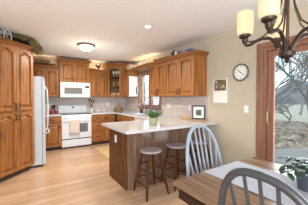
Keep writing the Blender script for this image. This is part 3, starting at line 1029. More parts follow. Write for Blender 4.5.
# ------------------------------------------------------------------ lamps
# flush ceiling lamp
fl = thing('ceiling_lamp', 'flush ceiling lamp with frosted dome and bronze rim', 'ceiling lamp', (1.06, 4.2, ZC))
MB().lathe([(0.09, -0.001), (0.155, -0.006), (0.178, -0.016), (0.178, -0.026), (0.165, -0.032), (0.155, -0.026), (0.09, -0.012)], n=32).build('rim', M['bronzel'], fl, smooth=True)
MB().lathe([(0.152, -0.03), (0.146, -0.055), (0.12, -0.095), (0.08, -0.125), (0.04, -0.143), (0.012, -0.148)], n=32).build('dome', M['dome'], fl, smooth=True)
MB().lathe([(0.012, -0.147), (0.024, -0.154), (0.014, -0.166), (0.004, -0.18)], n=12).build('finial', M['bronzel'], fl, smooth=True)
point_light('ceiling_lamp_bulb', (1.06, 4.2, ZC - 0.3), 2.8, (1.0, 0.86, 0.66), 0.14)
area_light('ceiling_lamp_downlight', (1.06, 4.2, ZC - 0.19), (0, 0, 0), 0.26, 0.26, 20, (1.0, 0.92, 0.82))
# recessed can
rc = thing('recessed_light', 'round recessed ceiling light nearer to the photographer', 'ceiling lamp', (1.6, 2.6, ZC))
MB().lathe([(0.06, -0.001), (0.085, -0.001), (0.09, -0.006), (0.07, -0.01), (0.06, -0.006)], n=28).build('trim_ring', M['whiteb'], rc, smooth=True)
MB().lathe([(0.05, -0.002), (0.05, -0.005), (0.03, -0.008)], n=20).build('bulb', M['can'], rc, smooth=True)
sp = bpy.data.lights.new('recessed_beam', 'SPOT')
sp.energy = 26
sp.color = (1.0, 0.85, 0.65)
sp.spot_size = R(120)
sp.spot_blend = 0.6
sp.shadow_soft_size = 0.05
so_ = bpy.data.objects.new('recessed_beam', sp)
so_.location = (1.6, 2.6, ZC - 0.03)
COL.objects.link(so_)
# warm strip lamps lying on top of the wall cabinets
WARM = (1.0, 0.70, 0.38)
UP = (pi, 0, 0)
area_light('strip_above_left_cabinet', (0.35, 5.95, 2.215), UP, 0.55, 0.03, 0.9, WARM)
area_light('strip_above_right_cabinet', (1.79, 5.95, 2.215), UP, 0.45, 0.03, 0.7, WARM)
area_light('strip_above_window_shelf', (2.76, 4.55, 2.215), UP, 0.03, 1.0, 1.1, WARM)

# chandelier over the table
CX, CY = 1.508, 0.612
ch = thing('chandelier', 'bronze chandelier with cream glass shades hanging over the table', 'chandelier', (CX, CY, 0))
MB().lathe([(0.004, 1.575), (0.012, 1.583), (0.016, 1.595), (0.012, 1.602), (0.034, 1.608), (0.04, 1.618), (0.052, 1.624), (0.052, 1.652), (0.03, 1.66), (0.014, 1.675), (0.012, 1.73)], n=20).build('hub', M['bronze'], ch, smooth=True)
MB().tube([(0, 0, 1.7), (0, 0, 2.44)], 0.009, 10).build('stem', M['bronzel'], ch, smooth=True)
MB().lathe([(0.065, ZC - 0.001), (0.062, ZC - 0.015), (0.02, ZC - 0.03), (0.01, ZC - 0.04)], n=24).build('canopy', M['bronze'], ch, smooth=True)
for deg in (143, 215, 71, 287, -1):
    a = R(deg - 33.4)
    ca, sa = cos(a), sin(a)

    def P(r, z):
        return (r * ca, r * sa, z)
    arm = MB().tube([P(0.022, 1.638), P(0.036, 1.69), P(0.072, 1.74), P(0.11, 1.768), P(0.155, 1.772), P(0.20, 1.758), P(0.235, 1.74), P(0.262, 1.74), P(0.272, 1.762)], 0.012, 10)
    ao = arm.build('arm', M['bronze'], ch, smooth=True)
    scr = MB().tube([P(0.012, 2.2), P(0.025, 2.08), P(0.05, 1.95), P(0.09, 1.84), P(0.15, 1.785), P(0.2, 1.765), P(0.235, 1.765), P(0.262, 1.77)], 0.006, 8)
    scr.build('scroll', M['bronzel'], ao, smooth=True)
    cup = MB().lathe([(0.014, 1.725), (0.02, 1.735), (0.022, 1.76), (0.042, 1.775), (0.044, 1.79), (0.03, 1.793)], (0.272 * ca, 0.272 * sa, 0.03), 18)
    cup.build('cup', M['bronze'], ao, smooth=True)
    shd = MB().lathe([(0.03, 1.794), (0.05, 1.795), (0.057, 1.81), (0.059, 1.86), (0.059, 1.96), (0.057, 1.96), (0.056, 1.86), (0.05, 1.81), (0.03, 1.8)], (0.272 * ca, 0.272 * sa, 0.03), 24)
    shd.build('glass_shade', M['shade'], ao, smooth=True)
    point_light('chandelier_bulb', (CX + 0.3 * ca, CY + 0.3 * sa, 1.88), 0.4, (1.0, 0.82, 0.55), 0.03)


# ------------------------------------------------------------------ dining table
TX0, TX1, TY0, TY1 = 0.85, 1.87, -0.75, 1.05
tb = thing('dining_table', 'rustic brown oak dining table in the foreground', 'table', (1.36, 0.15, 0))
lx0, lx1, ly0, ly1 = TX0 - 1.36, TX1 - 1.36, TY0 - 0.15, TY1 - 0.15
tp = MB()
nb = 6
for i in range(nb):
    a0 = lx0 + (lx1 - lx0) * i / nb
    a1 = lx0 + (lx1 - lx0) * (i + 1) / nb
    tp.box(a0 + (0.001 if i else 0), a1, ly0, ly1, 0.722, 0.75)
tp.build('tabletop', M['tablew'], tb, bev=0.002)
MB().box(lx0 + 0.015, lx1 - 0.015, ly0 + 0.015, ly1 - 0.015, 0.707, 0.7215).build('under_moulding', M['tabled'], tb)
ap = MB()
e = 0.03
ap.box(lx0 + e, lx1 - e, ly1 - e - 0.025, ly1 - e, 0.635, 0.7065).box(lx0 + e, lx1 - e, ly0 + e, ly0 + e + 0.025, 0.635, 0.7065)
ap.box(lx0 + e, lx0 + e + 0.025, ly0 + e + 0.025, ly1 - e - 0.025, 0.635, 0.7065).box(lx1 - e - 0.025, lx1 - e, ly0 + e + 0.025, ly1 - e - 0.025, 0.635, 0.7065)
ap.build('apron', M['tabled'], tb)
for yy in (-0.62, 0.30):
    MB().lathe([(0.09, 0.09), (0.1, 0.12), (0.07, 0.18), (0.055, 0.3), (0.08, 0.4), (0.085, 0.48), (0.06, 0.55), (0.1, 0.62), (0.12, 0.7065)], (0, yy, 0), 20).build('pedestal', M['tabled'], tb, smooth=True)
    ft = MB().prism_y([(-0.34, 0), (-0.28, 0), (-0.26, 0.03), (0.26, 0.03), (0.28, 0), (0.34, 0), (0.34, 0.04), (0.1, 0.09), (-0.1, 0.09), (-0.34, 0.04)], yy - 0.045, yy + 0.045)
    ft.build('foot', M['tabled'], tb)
# runner over the far edge
ru = MB()
x0, x1 = 1.165, 1.615
ys = [TY0 + 0.1 + (TY1 + 0.002 - TY0 - 0.1) * i / 30 for i in range(31)]
pts = [(y, 0.7525) for y in ys] + [(TY1 + 0.005, 0.7485), (TY1 + 0.006, 0.735)]
nxr = 8
vs = []
for i in range(nxr + 1):
    x = x0 + (x1 - x0) * i / nxr
    for (y, z) in pts:
        vs.append((x, y, z))
k = len(pts)
ru.add(vs, [(i * k + j, i * k + j + 1, (i + 1) * k + j + 1, (i + 1) * k + j) for i in range(nxr) for j in range(k - 1)])
ro = ru.build('table_runner', M['linen'])
sd = ro.modifiers.new('thick', 'SOLIDIFY')
sd.thickness = 0.003
sd.offset = 0
tag(ro, 'pale grey linen runner lying along the dining table', 'table runner')

# plant on the table
pt = thing('potted_plant', 'dark leaved plant in grey pot on the dining table', 'plant', (1.475, 0.475, 0.7545))
MB().lathe([(0.045, 0), (0.05, 0.004), (0.066, 0.12), (0.072, 0.122), (0.073, 0.148), (0.066, 0.148), (0.062, 0.13)], n=24).build('pot', M['greypot'], pt, smooth=True)
MB().lathe([(0.061, 0.128), (0.04, 0.134), (0.01, 0.136)], n=18).build('soil', M['soil'], pt)
rn = random.Random(9)
st_, lf = MB(), MB()
for i in range(22):
    a = rn.uniform(0, 2 * pi)
    el = rn.uniform(-0.05, 0.75)
    p0 = Vector((0.02 * cos(a), 0.02 * sin(a), 0.135))
    L = rn.uniform(0.07, 0.18)
    dv = Vector((cos(a) * cos(el), sin(a) * cos(el), sin(el)))
    p1 = p0 + dv * L * 0.6
    p2 = p1 + Vector((cos(a), sin(a), -0.25)) * L * 0.55
    st_.tube([p0, p1, p2], [0.003, 0.0025, 0.0015], 5)
    for j in range(6):
        f = 0.35 + 0.13 * j
        pp_ = p0.lerp(p1, min(1, f * 1.5)) if f < 0.66 else p1.lerp(p2, (f - 0.66) / 0.34)
        aa = a + (1 if j % 2 else -1) * rn.uniform(0.5, 1.3)
        lf.leaf(pp_, (cos(aa), sin(aa), rn.uniform(-0.3, 0.5)), rn.uniform(0.05, 0.075), rn.uniform(0.026, 0.042), 0.5)
st_.build('stem', M['leafd'], pt)
lf.build('leaves', M['leafd'], pt, recalc=False)


# ------------------------------------------------------------------ windsor chairs
def windsor(label, loc, rotz, mat, group=None):
    """seat centre at the origin, sitter looks along +y"""
    t = thing('windsor_chair', label, 'chair', loc, rotz, group)
    n = 28
    top, mid, bot = [], [], []
    for i in range(n):
        a = 2 * pi * i / n
        rx = 0.215 * (1 + 0.06 * sin(a))
        ry = 0.205
        sgn = lambda v, e: math.copysign(abs(v) ** e, v)
        x, y = rx * sgn(cos(a), 0.8), ry * sgn(sin(a), 0.85)
        top.append((x, y, 0.45))
        mid.append((x * 0.99, y * 0.99, 0.43))
        bot.append((x * 0.88, y * 0.88, 0.412))
    inner = [(x * 0.72, y * 0.72, 0.44) for x, y, z in top]
    MB().loft([bot, mid, top, inner]).build('seat', mat, t, smooth=True)
    for sx in (-1, 1):
        for sy in (-1, 1):
            a0 = Vector((sx * 0.13, sy * 0.12, 0.415))
            a1 = Vector((sx * 0.205, sy * 0.2, 0.0))
            pts = [a0.lerp(a1, f) for f in (0, .15, .3, .42, .5, .58, .75, 1)]
            MB().tube(pts, [0.014, 0.017, 0.021, 0.016, 0.019, 0.016, 0.02, 0.011], 10).build('leg', mat, t, smooth=True)
    sm = MB()
    for sx in (-1, 1):
        sm.tube([(sx * 0.175, -0.165, 0.17), (sx * 0.17, 0, 0.172), (sx * 0.175, 0.165, 0.17)], [0.008, 0.012, 0.008], 8)
    sm.tube([(-0.17, 0, 0.172), (0, 0, 0.172), (0.17, 0, 0.172)], [0.008, 0.013, 0.008], 8)
    sm.build('stretcher', mat, t, smooth=True)
    # bow

    def bow(s):                                    # s from -1 to 1 along the hoop
        zt = 1.0 - abs(s) ** 2.6
        w_ = 0.207 + 0.018 * sin(pi * min(1, (1 - abs(s)) * 1.6))
        z = 0.445 + 0.615 * zt
        f = (z - 0.445) / 0.615
        x = w_ * math.copysign(1, s) * (1 - f ** 3.0) ** (1 / 2.4) if abs(s) > 1e-6 else 0
        y = -0.165 - 0.125 * f - 0.02 * (1 - abs(x) / 0.225)
        return Vector((x, y, z))
    pts = []
    NB = 40
    for i in range(NB + 1):
        th = pi * i / NB
        # superellipse hoop
        cxx, szz = cos(th), sin(th)
        x = 0.238 * math.copysign(abs(cxx) ** 0.74, cxx)
        f = abs(szz) ** 0.85
        z = 0.445 + 0.615 * f
        x *= 1 - 0.10 * (1 - f) ** 2
        y = -0.165 - 0.12 * f - 0.018 * (1 - (x / 0.22) ** 2)
        pts.append((x, y, z))
    MB().tube(pts, 0.0155, 10).build('bow', mat, t, smooth=True)
    for i in range(7):
        u = (i - 3) / 3.0
        xb = 0.125 * u
        xt = 0.188 * u
        # height of the hoop there
        best = max((p for p in pts if True), key=lambda p: -abs(p[0] - xt) + (0.001 * p[2]))
        MB().tube([(xb, -0.165 + 0.012 * abs(u) ** 2, 0.445), ((xb + best[0]) / 2, (-0.165 + best[1]) / 2 - 0.003, (0.445 + best[2]) / 2), best], [0.009, 0.010, 0.0065], 8).build('spindle', mat, t, smooth=True)
    return t


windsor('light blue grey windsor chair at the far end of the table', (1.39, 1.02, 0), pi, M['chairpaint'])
windsor('backlit grey windsor chair, darkened in colour, closest to the camera with bow back', (0.985, 0.36, 0), -pi / 2, M['chairpaint_backlit'])


# ------------------------------------------------------------------ bar stools
def stool(label, loc):
    t = thing('bar_stool', label, 'stool', loc, 0, 'bar stools at the peninsula')
    so = MB().lathe([(0.13, 0.575), (0.155, 0.585), (0.162, 0.598), (0.158, 0.611), (0.14, 0.616), (0.08, 0.61), (0.01, 0.608)], n=30).build('seat', M['stoolseat'], t, smooth=True)
    so['label'] = 'wooden seat, reflected light in its pale colour'
    a1, a0 = 0.178, 0.085
    L = {}
    for sx in (-1, 1):
        for sy in (-1, 1):
            p0 = Vector((sx * a0, sy * a0, 0.582))
            p1 = Vector((sx * a1, sy * a1, 0.0))
            L[(sx, sy)] = (p0, p1)
            MB().tube([p0.lerp(p1, f) for f in (0, .25, .5, .75, 1)], [0.016, 0.019, 0.020, 0.019, 0.015], 10).build('leg', M['stoolwood'], t, smooth=True)

    def at(k, z):
        p0, p1 = L[k]
        return p0.lerp(p1, (0.582 - z) / 0.582)
    ring = [(-1, -1), (1, -1), (1, 1), (-1, 1)]
    for i in range(4):
        for z in ((0.2, 0.4) if i % 2 == 0 else (0.15, 0.34)):
            MB().tube([at(ring[i], z), at(ring[i], z).lerp(at(ring[(i + 1) % 4], z), .5), at(ring[(i + 1) % 4], z)], [0.008, 0.011, 0.008], 8).build('rung', M['stoolwood'], t, smooth=True)
    return t


s1 = stool('round bar stool nearest the peninsula end, standing clear in view', (1.455, 2.285, 0))
dup(s1, (1.94, 2.30, 0), 0, 'second bar stool from the peninsula end, right of the clear one')
dup(s1, (2.43, 2.30, 0), 0, 'bar stool by the wall, seen through the far chair spindles')

# ------------------------------------------------------------------ on the peninsula
pp_ = thing('potted_herb', 'bushy green herb in pale green pot on the peninsula', 'plant', (1.67, 2.55, 0.915))
MB().lathe([(0.052, 0), (0.056, 0.004), (0.07, 0.09), (0.075, 0.092), (0.075, 0.108), (0.068, 0.108), (0.066, 0.1)], n=24).build('pot', M['greenpot'], pp_, smooth=True)
MB().lathe([(0.064, 0.1), (0.04, 0.104), (0.01, 0.106)], n=16).build('soil', M['soil'], pp_)
rn = random.Random(3)
lf = MB()
sm = MB()
for i in range(46):
    a = rn.uniform(0, 2 * pi)
    el = rn.uniform(0.5, 1.45)
    L = rn.uniform(0.09, 0.17)
    p0 = Vector((0.03 * cos(a), 0.03 * sin(a), 0.105))
    p1 = p0 + Vector((cos(a) * cos(el), sin(a) * cos(el), sin(el))) * L
    sm.tube([p0, p1], [0.0025, 0.0015], 4)
    for j in range(6):
        aa = rn.uniform(0, 2 * pi)
        lf.leaf(p0.lerp(p1, 0.4 + 0.12 * j), (cos(aa), sin(aa), rn.uniform(-0.1, 0.8)), rn.uniform(0.03, 0.05), rn.uniform(0.016, 0.026), 0.5)
sm.build('stem', M['leaf'], pp_)
lf.build('leaves', M['leaf'], pp_, recalc=False)

# wooden board with picture frame by the wall
o = MB().box(2.60, 2.78, 2.44, 2.95, 0.9155, 0.933).build('cutting_board', M['board'], bev=0.004)
tag(o, 'light wooden board lying on the peninsula against the wall', 'board')
pf = thing('picture_frame', 'black framed picture leaning upright on the wooden board', 'picture', (2.705, 2.575, 0.9345), R(-50))
lean = Matrix.Rotation(R(-10), 4, 'X')


def leaned(m_):
    return m_.xf(lean)


w2, h2, f2 = 0.122, 0.265, 0.026
leaned(MB().box(-w2, -w2 + f2, -0.012, 0.006, 0, h2).box(w2 - f2, w2, -0.012, 0.006, 0, h2).box(-w2 + f2, w2 - f2, -0.012, 0.006, 0, f2).box(-w2 + f2, w2 - f2, -0.012, 0.006, h2 - f2, h2)).build('frame', M['dark'], pf)
leaned(MB().box(-w2 + f2, w2 - f2, -0.003, 0.003, f2, h2 - f2)).build('mat', M['paper'], pf)
leaned(MB().box(-0.055, 0.055, -0.0045, -0.0032, 0.07, 0.185)).build('photo_print', M['picture'], pf)
MB().prism_x([(0.006, 0.0), (0.075, 0.0), (0.072, 0.006), (0.034, 0.16), (0.03, 0.16)], -0.03, 0.03).build('easel_back', M['dark'], pf)

# ------------------------------------------------------------------ on the counters
kb = thing('knife_block', 'dark knife block beside the range', 'knife block', (0.60, 5.90, 0.915))
MB().prism_x([(-0.07, 0), (0.07, 0), (0.07, 0.2), (0.0, 0.23), (-0.07, 0.12)], -0.05, 0.05).build('block', M['pottery'], kb, bev=0.004)
for i in range(4):
    MB().tube([(-0.033 + 0.022 * i, -0.025, 0.165), (-0.033 + 0.022 * i, -0.075, 0.235)], 0.009, 8).build('knife_handle', M['dark'], kb)
o = MB().lathe([(0.045, 0), (0.05, 0.01), (0.05, 0.1), (0.046, 0.108), (0.02, 0.112), (0.012, 0.13), (0.002, 0.133)], n=20).build('canister', M['red'], None, (0.55, 5.70, 0.915), smooth=True)
tag(o, 'small dark red canister between fridge and range', 'canister')
o = MB().lathe([(0.03, 0), (0.034, 0.01), (0.034, 0.06), (0.022, 0.075), (0.022, 0.09), (0.002, 0.092)], n=16).build('jar', M['red'], None, (0.655, 5.68, 0.915), smooth=True)
tag(o, 'little red jar in front of the knife block', 'jar')
cr = thing('utensil_crock', 'grey crock full of cooking utensils right of the range', 'crock', (1.60, 5.80, 0.915))
MB().lathe([(0.05, 0), (0.058, 0.01), (0.06, 0.13), (0.064, 0.14), (0.056, 0.14), (0.052, 0.02), (0.01, 0.015)], n=22).build('crock', M['metalw'], cr, smooth=True)
rn = random.Random(2)
for i in range(6):
    a = i * 1.05 + 0.3
    d = Vector((0.07 * cos(a), 0.06 * sin(a), 0.30 + 0.03 * (i % 3)))
    p0 = Vector((-0.02 * cos(a), -0.02 * sin(a), 0.02))
    m_ = MB().tube([p0, d], [0.005, 0.006], 6)
    m_.ball((d.x, d.y, d.z + 0.02), (0.026, 0.012, 0.036), 10, 6)
    m_.build('utensil', M['utensil'] if i % 2 else M['dark'], cr, smooth=True)
o = MB().lathe([(0.04, 0), (0.05, 0.006), (0.1, 0.06), (0.104, 0.066), (0.098, 0.064), (0.045, 0.012)], n=24).build('mixing_bowl', M['whiteb'], None, (1.78, 5.74, 0.915), smooth=True)
tag(o, 'shallow white bowl on the counter beside the utensil crock', 'bowl')
o = MB().lathe([(0.03, 0), (0.036, 0.004), (0.036, 0.09), (0.026, 0.1), (0.028, 0.12), (0.002, 0.122)], n=16).build('glass_jar', M['metalw'], None, (2.0, 5.86, 0.915), smooth=True)
tag(o, 'small grey jar standing between white bowl and bread basket', 'jar')
bs = thing('bread_basket', 'brown wicker basket with hoop handle in the counter corner', 'basket', (2.42, 5.72, 0.915), R(-40))
MB().lathe([(0.10, 0), (0.112, 0.01), (0.14, 0.1), (0.145, 0.112), (0.136, 0.112), (0.105, 0.018), (0.01, 0.015)], n=26, sx=1.15, sy=0.8).build('basket', M['wicker'], bs, smooth=True)
MB().tube([(0.0, 0.112 * cos(pi * i / 16), 0.105 + 0.15 * sin(pi * i / 16)) for i in range(17)], 0.008, 8).build('handle', M['wicker'], bs, smooth=True)
for i, (bx, by) in enumerate(((-0.065, 0), (0.065, 0.01))):
    o = MB().ball((0, 0, 0.045), (0.055, 0.05, 0.045), 14, 8).build('bread_loaf', M['bread'], None, (2.42 + bx * cos(R(-40)), 5.72 + bx * sin(R(-40)), 0.98), smooth=True)
    tag(o, ('left' if i == 0 else 'right') + ' dark crusty loaf lying in the wicker basket', 'bread', 'loaves in the bread basket')
sb = thing('soap_bottle', 'dark soap pump left of the faucet', 'bottle', (2.745, 4.84, 0.915))
MB().lathe([(0.028, 0), (0.032, 0.005), (0.032, 0.1), (0.014, 0.12), (0.012, 0.13)], n=16).build('bottle', M['dark'], sb, smooth=True)
MB().tube([(0, 0, 0.13), (0, 0, 0.16), (-0.035, 0, 0.163)], 0.005, 8).build('pump', M['steel'], sb, smooth=True)
o = MB().lathe([(0.028, 0), (0.031, 0.005), (0.031, 0.12), (0.013, 0.15), (0.013, 0.17), (0.002, 0.172)], n=16).build('bottle', M['bluebottle'], None, (2.75, 4.30, 0.915), smooth=True)
tag(o, 'blue bottle on the sink counter right of the faucet', 'bottle')
vp = thing('flower_pot', 'purple flowers in small pot under the window right of the faucet', 'plant', (2.70, 3.97, 0.915))
MB().lathe([(0.035, 0), (0.05, 0.08), (0.053, 0.09), (0.045, 0.09)], n=18).build('pot', M['metalw'], vp, smooth=True)
lf, fw_ = MB(), MB()
rn = random.Random(8)
for i in range(26):
    a = rn.uniform(0, 2 * pi)
    p1 = Vector((rn.uniform(0, 0.06) * cos(a), rn.uniform(0, 0.06) * sin(a), rn.uniform(0.12, 0.25)))
    lf.tube([(0, 0, 0.085), p1], [0.003, 0.002], 4)
    lf.leaf(p1 * 0.7, (cos(a), sin(a), 0.4), 0.05, 0.025)
    fw_.ball(tuple(p1), 0.013, 6, 4)
lf.build('leaves', M['leaf'], vp, recalc=False)
fw_.build('petals', M['purple'], vp)


# wall plates
def plate(name, label, x, y, z, axis, n=1, grp=None):
    t = thing(name, label, name.replace('_', ' '), (x, y, z), 0 if axis == 'y' else R90, grp)
    MB().box(-0.035 * n, 0.035 * n, -0.006, -0.0005, -0.058, 0.058).build('cover_plate', M['whiteb'], t, bev=0.002)
    if name == 'outlet':
        for s in (-1, 1):
            MB().box(-0.016, 0.016, -0.0085, -0.006, s * 0.024 - 0.014, s * 0.024 + 0.014).build('socket', M['paper'], t)
    else:
        MB().box(-0.016, 0.016, -0.0085, -0.006, -0.033, 0.033).build('rocker', M['paper'], t)


plate('outlet', 'white outlet on the tiled wall nearest the picture frame', XR - 0.008, 2.93, 1.14, 'x')
plate('outlet', 'white outlet on the tiled wall right of the purple flowers', XR - 0.008, 3.64, 1.16, 'x', 2)
plate('outlet', 'white outlet on the tiled wall near the bread basket', 2.2, YB - 0.008, 1.14, 'y')
plate('light_switch', 'white light switch between clock and glass door', XR, 1.70, 1.165, 'x')

# ------------------------------------------------------------------ wall clock
ck = thing('wall_clock', 'round wall clock with grey rim hanging by the glass door', 'clock', (XR, 1.79, 1.74), R90)


def disc(m_, r_, y0, y1, n=40, rin=None):
    if rin is None:
        m_.loft([[(r_ * cos(2 * pi * i / n), y0, r_ * sin(2 * pi * i / n)) for i in range(n)], [(r_ * cos(2 * pi * i / n), y1, r_ * sin(2 * pi * i / n)) for i in range(n)]])
    else:
        m_.tube([((r_ + rin) / 2 * cos(2 * pi * i / n), (y0 + y1) / 2, (r_ + rin) / 2 * sin(2 * pi * i / n)) for i in range(n)], (r_ - rin) / 2, 10, closed=True)
    return m_


disc(MB(), 0.125, -0.018, -0.001).build('face', M['paper'], ck)
disc(MB(), 0.137, -0.034, -0.01, rin=0.114).build('rim', M['clockrim'], ck, smooth=True)
for k in range(1, 13):
    cu = bpy.data.curves.new('numeral', 'FONT')
    cu.body = str(k)
    cu.size = 0.034
    cu.align_x = 'CENTER'
    cu.align_y = 'CENTER'
    cu.extrude = 0.0006
    tmp = bpy.data.objects.new('numeral', cu)
    COL.objects.link(tmp)
    me = tmp.to_mesh()
    a = pi / 2 - k * pi / 6
    px, pz = 0.092 * cos(a), 0.092 * sin(a)
    nm = MB().add([(v.co.x + px, -0.0195 - v.co.z, v.co.y + pz) for v in me.vertices], [tuple(p_.vertices) for p_ in me.polygons])
    nm.build('numeral', M['ink'], ck, recalc=False)
    tmp.to_mesh_clear()
    bpy.data.objects.remove(tmp)
    bpy.data.curves.remove(cu)


def hand(deg, l, w_, y):
    a = R(90 - deg)
    dx, dz = cos(a), sin(a)
    return MB().prism_y([(-dz * w_ - dx * 0.015, dx * w_ - dz * 0.015), (dz * w_ - dx * 0.015, -dx * w_ - dz * 0.015), (dx * l + dz * w_ * 0.5, dz * l - dx * w_ * 0.5), (dx * l - dz * w_ * 0.5, dz * l + dx * w_ * 0.5)], y - 0.001, y)


hand(311, 0.055, 0.006, -0.0215).build('hour_hand', M['ink'], ck)
hand(128, 0.085, 0.004, -0.0235).build('minute_hand', M['ink'], ck)

# calendar
cal = thing('wall_calendar', 'wall calendar with picture above a white page beside the cabinet', 'calendar', (XR, 2.185, 1.255), R90)
MB().box(-0.145, 0.145, -0.004, -0.0005, 0.0, 0.20).build('date_page', M['paper'], cal)
cp2 = MB().box(-0.145, 0.145, -0.0045, -0.0005, 0.203, 0.415).build('picture_page', M['paper'], cal)
MB().box(-0.125, 0.125, -0.0055, -0.0046, 0.212, 0.405).build('picture_print', M['calart'], cp2)

# ------------------------------------------------------------------ rug
o = MB().box(1.50, 2.12, 4.05, 5.2, 0.001, 0.012).build('kitchen_rug', M['rug'], bev=0.004)
tag(o, 'straw coloured rug on the floor before the sink cabinet', 'rug')


# ------------------------------------------------------------------ on top of the cabinets
def bush(name, label, cat, path, r_, count, mat, size, seed, group=None, flat_z=0.7):
    rn_ = random.Random(seed)
    m_ = MB()
    m_.tube(path, [r_ * 0.25] * len(path), 6)
    P_ = [Vector(p) for p in path]
    for i in range(count):
        f = rn_.uniform(0, len(P_) - 1.001)
        c_ = P_[int(f)].lerp(P_[int(f) + 1], f - int(f))
        a, e_ = rn_.uniform(0, 2 * pi), rn_.uniform(-0.9, 1.4)
        d = Vector((cos(a) * cos(e_), sin(a) * cos(e_), sin(e_) * flat_z))
        q_ = c_ + d * r_ * rn_.uniform(0.55, 1.0)
        m_.leaf(q_, d + Vector((rn_.uniform(-.6, .6), rn_.uniform(-.6, .6), rn_.uniform(-.2, .6))), size * rn_.uniform(0.7, 1.3), size * 0.55, 0.3)
    return tag(m_.build(name, M[mat], recalc=False), label, cat, group)


PZ = 2.276
bush('boxwood_garland', 'dried boxwood garland heaped along the pantry top', 'garland', [(-0.5, 3.94, PZ + 0.10), (-0.3, 4.09, PZ + 0.105), (-0.1, 4.18, PZ + 0.115), (0.05, 4.24, PZ + 0.105), (0.13, 4.26, PZ + 0.07), (0.19, 4.27, PZ - 0.02), (0.195, 4.275, PZ - 0.06)], 0.075, 3600, 'boxwood', 0.03, 1, flat_z=0.95)
tag(MB().prism([(-0.195, 3.97), (-0.185, 3.96), (0.075, 4.22), (0.065, 4.23)], PZ + 0.0005, PZ + 0.075).build('oblong_box', M['oblong']), 'long black planter box under the garland on the pantry top', 'oblong')  # plain long black box below the garland
ln = thing('lantern', 'house shaped pale metal lantern on the pantry top', 'lantern', (-0.272, 3.945, PZ + 0.001), R(45))
m = MB()
s, hh = 0.062, 0.105
for sx in (-1, 1):
    for sy in (-1, 1):
        m.tube([(sx * s, sy * s * 0.7, 0), (sx * s, sy * s * 0.7, hh)], 0.0065, 6)
        m.tube([(sx * s, sy * s * 0.7, hh), (0, sy * s * 0.7, hh + 0.06)], 0.0065, 6)
for sy in (-1, 1):
    for z in (0.004, hh):
        m.tube([(-s, sy * s * 0.7, z), (s, sy * s * 0.7, z)], 0.0065, 6)
for sx in (-1, 1):
    for z in (0.004, hh):
        m.tube([(sx * s, -s * 0.7, z), (sx * s, s * 0.7, z)], 0.0065, 6)
m.tube([(0, -s * 0.7, hh + 0.06), (0, s * 0.7, hh + 0.06)], 0.0065, 6)
m.build('wire_frame', M['metalw'], ln, smooth=True)
MB().box(-s, s, -s * 0.7, s * 0.7, 0.0005, 0.004).build('base_plate', M['metalw'], ln)

TZ = 1.37 + UH + 0.0705
bk_ = thing('storage_basket', 'brown wicker basket on top of the cabinet behind the fridge', 'basket', (0.34, 5.89, TZ))
m = MB()
m.loft([[(x * 0.9, y * 0.9, 0) for x, y in ((-.19, -.08), (.19, -.08), (.19, .08), (-.19, .08))], [(x, y, 0.165) for x, y in ((-.19, -.08), (.19, -.08), (.19, .08), (-.19, .08))],
        [(x * .93, y * .9, 0.165) for x, y in ((-.19, -.08), (.19, -.08), (.19, .08), (-.19, .08))], [(x * .85, y * .8, 0.02) for x, y in ((-.19, -.08), (.19, -.08), (.19, .08), (-.19, .08))]])
m.build('basket', M['wicker'], bk_)
for sx in (-1, 1):
    MB().tube([(sx * (0.19 + 0.02 * sin(pi * i / 8)), 0.05 * cos(pi * i / 8), 0.15 + 0.03 * sin(pi * i / 8)) for i in range(9)], 0.006, 6).build('handle', M['wicker'], bk_)
bush('dried_greenery', 'brown dried greenery along the cabinet top behind the fridge', 'garland', [(0.13, 5.77, TZ + 0.03), (0.4, 5.775, TZ + 0.025), (0.66, 5.77, TZ + 0.03)], 0.04, 320, 'bread', 0.035, 21, flat_z=0.6)
# rooster figurine
rf = MB()
rf.lathe([(0.04, 0), (0.04, 0.012), (0.02, 0.02)], n=14)
rf.tube([(0, 0, 0.01), (0.0, 0, 0.06)], 0.012, 8)
rf.ball((0, 0, 0.09), (0.06, 0.035, 0.042), 14, 8)
rf.tube([(0.035, 0, 0.1), (0.06, 0, 0.14), (0.065, 0, 0.17)], [0.03, 0.02, 0.016], 10)
rf.ball((0.068, 0, 0.178), (0.02, 0.015, 0.017), 10, 6)
rf.tube([(0.083, 0, 0.177), (0.1, 0, 0.172)], [0.007, 0.001], 6)
rf.tube([(0.05, 0, 0.192), (0.065, 0, 0.203), (0.08, 0, 0.193)], [0.005, 0.008, 0.004], 6)
for i in range(5):
    a = 0.6 + 0.28 * i
    rf.tube([(-0.04, 0, 0.09), (-0.04 - 0.06 * cos(a), 0.006 * (i - 2), 0.09 + 0.06 * sin(a)), (-0.04 - 0.1 * cos(a), 0.008 * (i - 2), 0.085 + 0.085 * sin(a))], [0.012, 0.012, 0.003], 6)
tag(rf.build('rooster_figurine', M['pottery'], None, (1.83, 5.86, TZ), 0.3, smooth=True), 'dark rooster figurine on the cabinet right of the range', 'figurine')
o = MB().lathe([(0.05, 0), (0.06, 0.004), (0.09, 0.035), (0.085, 0.035), (0.05, 0.01)], n=20, sx=1.2, sy=0.8).build('tray', M['pottery'], None, (1.66, 5.86, TZ), smooth=True)
tag(o, 'low dark dish on the cabinet top beside the rooster', 'dish')
# white wicker box on the narrow cabinet
NZ = 1.37 + UH + 0.0495
bx = thing('wicker_box', 'pale wicker box on the narrow cabinet left of the window', 'box', (2.66, 5.265, NZ))
MB().box(-0.13, 0.13, -0.09, 0.09, 0, 0.15).build('body', M['wickerw'], bx, bev=0.006)
MB().box(-0.135, 0.135, -0.095, 0.095, 0.151, 0.175).build('lid', M['wickerw'], bx, bev=0.006)
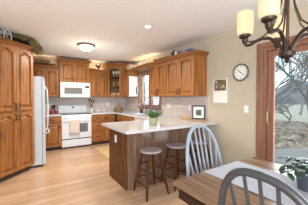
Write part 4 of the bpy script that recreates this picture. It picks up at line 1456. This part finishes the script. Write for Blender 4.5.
# candle jars on the valance
for i, y in enumerate((4.72, 4.56, 4.40, 4.24)):
    cj = thing('candle_jar', 'cream candle above the window, ' + ('nearest the pale wicker box', 'second from the wicker box', 'third from the wicker box', 'farthest from the wicker box')[i], 'candle', (2.62, y, 2.199), 0, 'candles on the valance shelf')
    MB().lathe([(0.05, 0), (0.058, 0.005), (0.058, 0.12), (0.052, 0.125), (0.01, 0.12)], n=16).build('wax', M['cream'], cj, smooth=True)
    MB().lathe([(0.059, 0.0), (0.061, 0.003), (0.061, 0.025), (0.0595, 0.028), (0.0585, 0.025)], n=16).build('holder', M['bronze'], cj, smooth=True)
# things on the right cabinets
bush('dried_sprigs', 'low dried sprigs on the cabinet top nearest the window', 'garland', [(2.56, 3.93, TZ + 0.03), (2.56, 3.6, TZ + 0.025), (2.57, 3.28, TZ + 0.02)], 0.035, 200, 'bread', 0.04, 33)
jg = thing('jug', 'dark pottery jug on the right wall cabinets', 'jug', (2.57, 3.14, TZ))
MB().lathe([(0.04, 0), (0.06, 0.02), (0.07, 0.06), (0.05, 0.1), (0.035, 0.12), (0.04, 0.135), (0.034, 0.135)], n=20).build('body', M['pottery'], jg, smooth=True)
MB().tube([(0, -0.065, 0.05), (0, -0.1, 0.07), (0, -0.095, 0.11), (0, -0.04, 0.122)], 0.008, 8).build('handle', M['pottery'], jg, smooth=True)
o = MB().ball((0, 0, 0.05), (0.025, 0.03, 0.05), 14, 8).build('ornament', M['cream'], None, (2.53, 3.03, TZ), smooth=True)
tag(o, 'small cream ornament right of the dark jug', 'ornament')
bush('flower_bunch', 'purple flower bunch lying on the right cabinet top', 'flowers', [(2.54, 2.96, TZ + 0.035), (2.55, 2.87, TZ + 0.035)], 0.04, 120, 'purple', 0.035, 12)
bush('flower_sprig', 'long blue flower sprig lying at the cabinet top front', 'flowers', [(2.53, 2.74, TZ + 0.025), (2.52, 2.65, TZ + 0.03), (2.51, 2.54, TZ + 0.04)], 0.025, 150, 'blue', 0.03, 14)
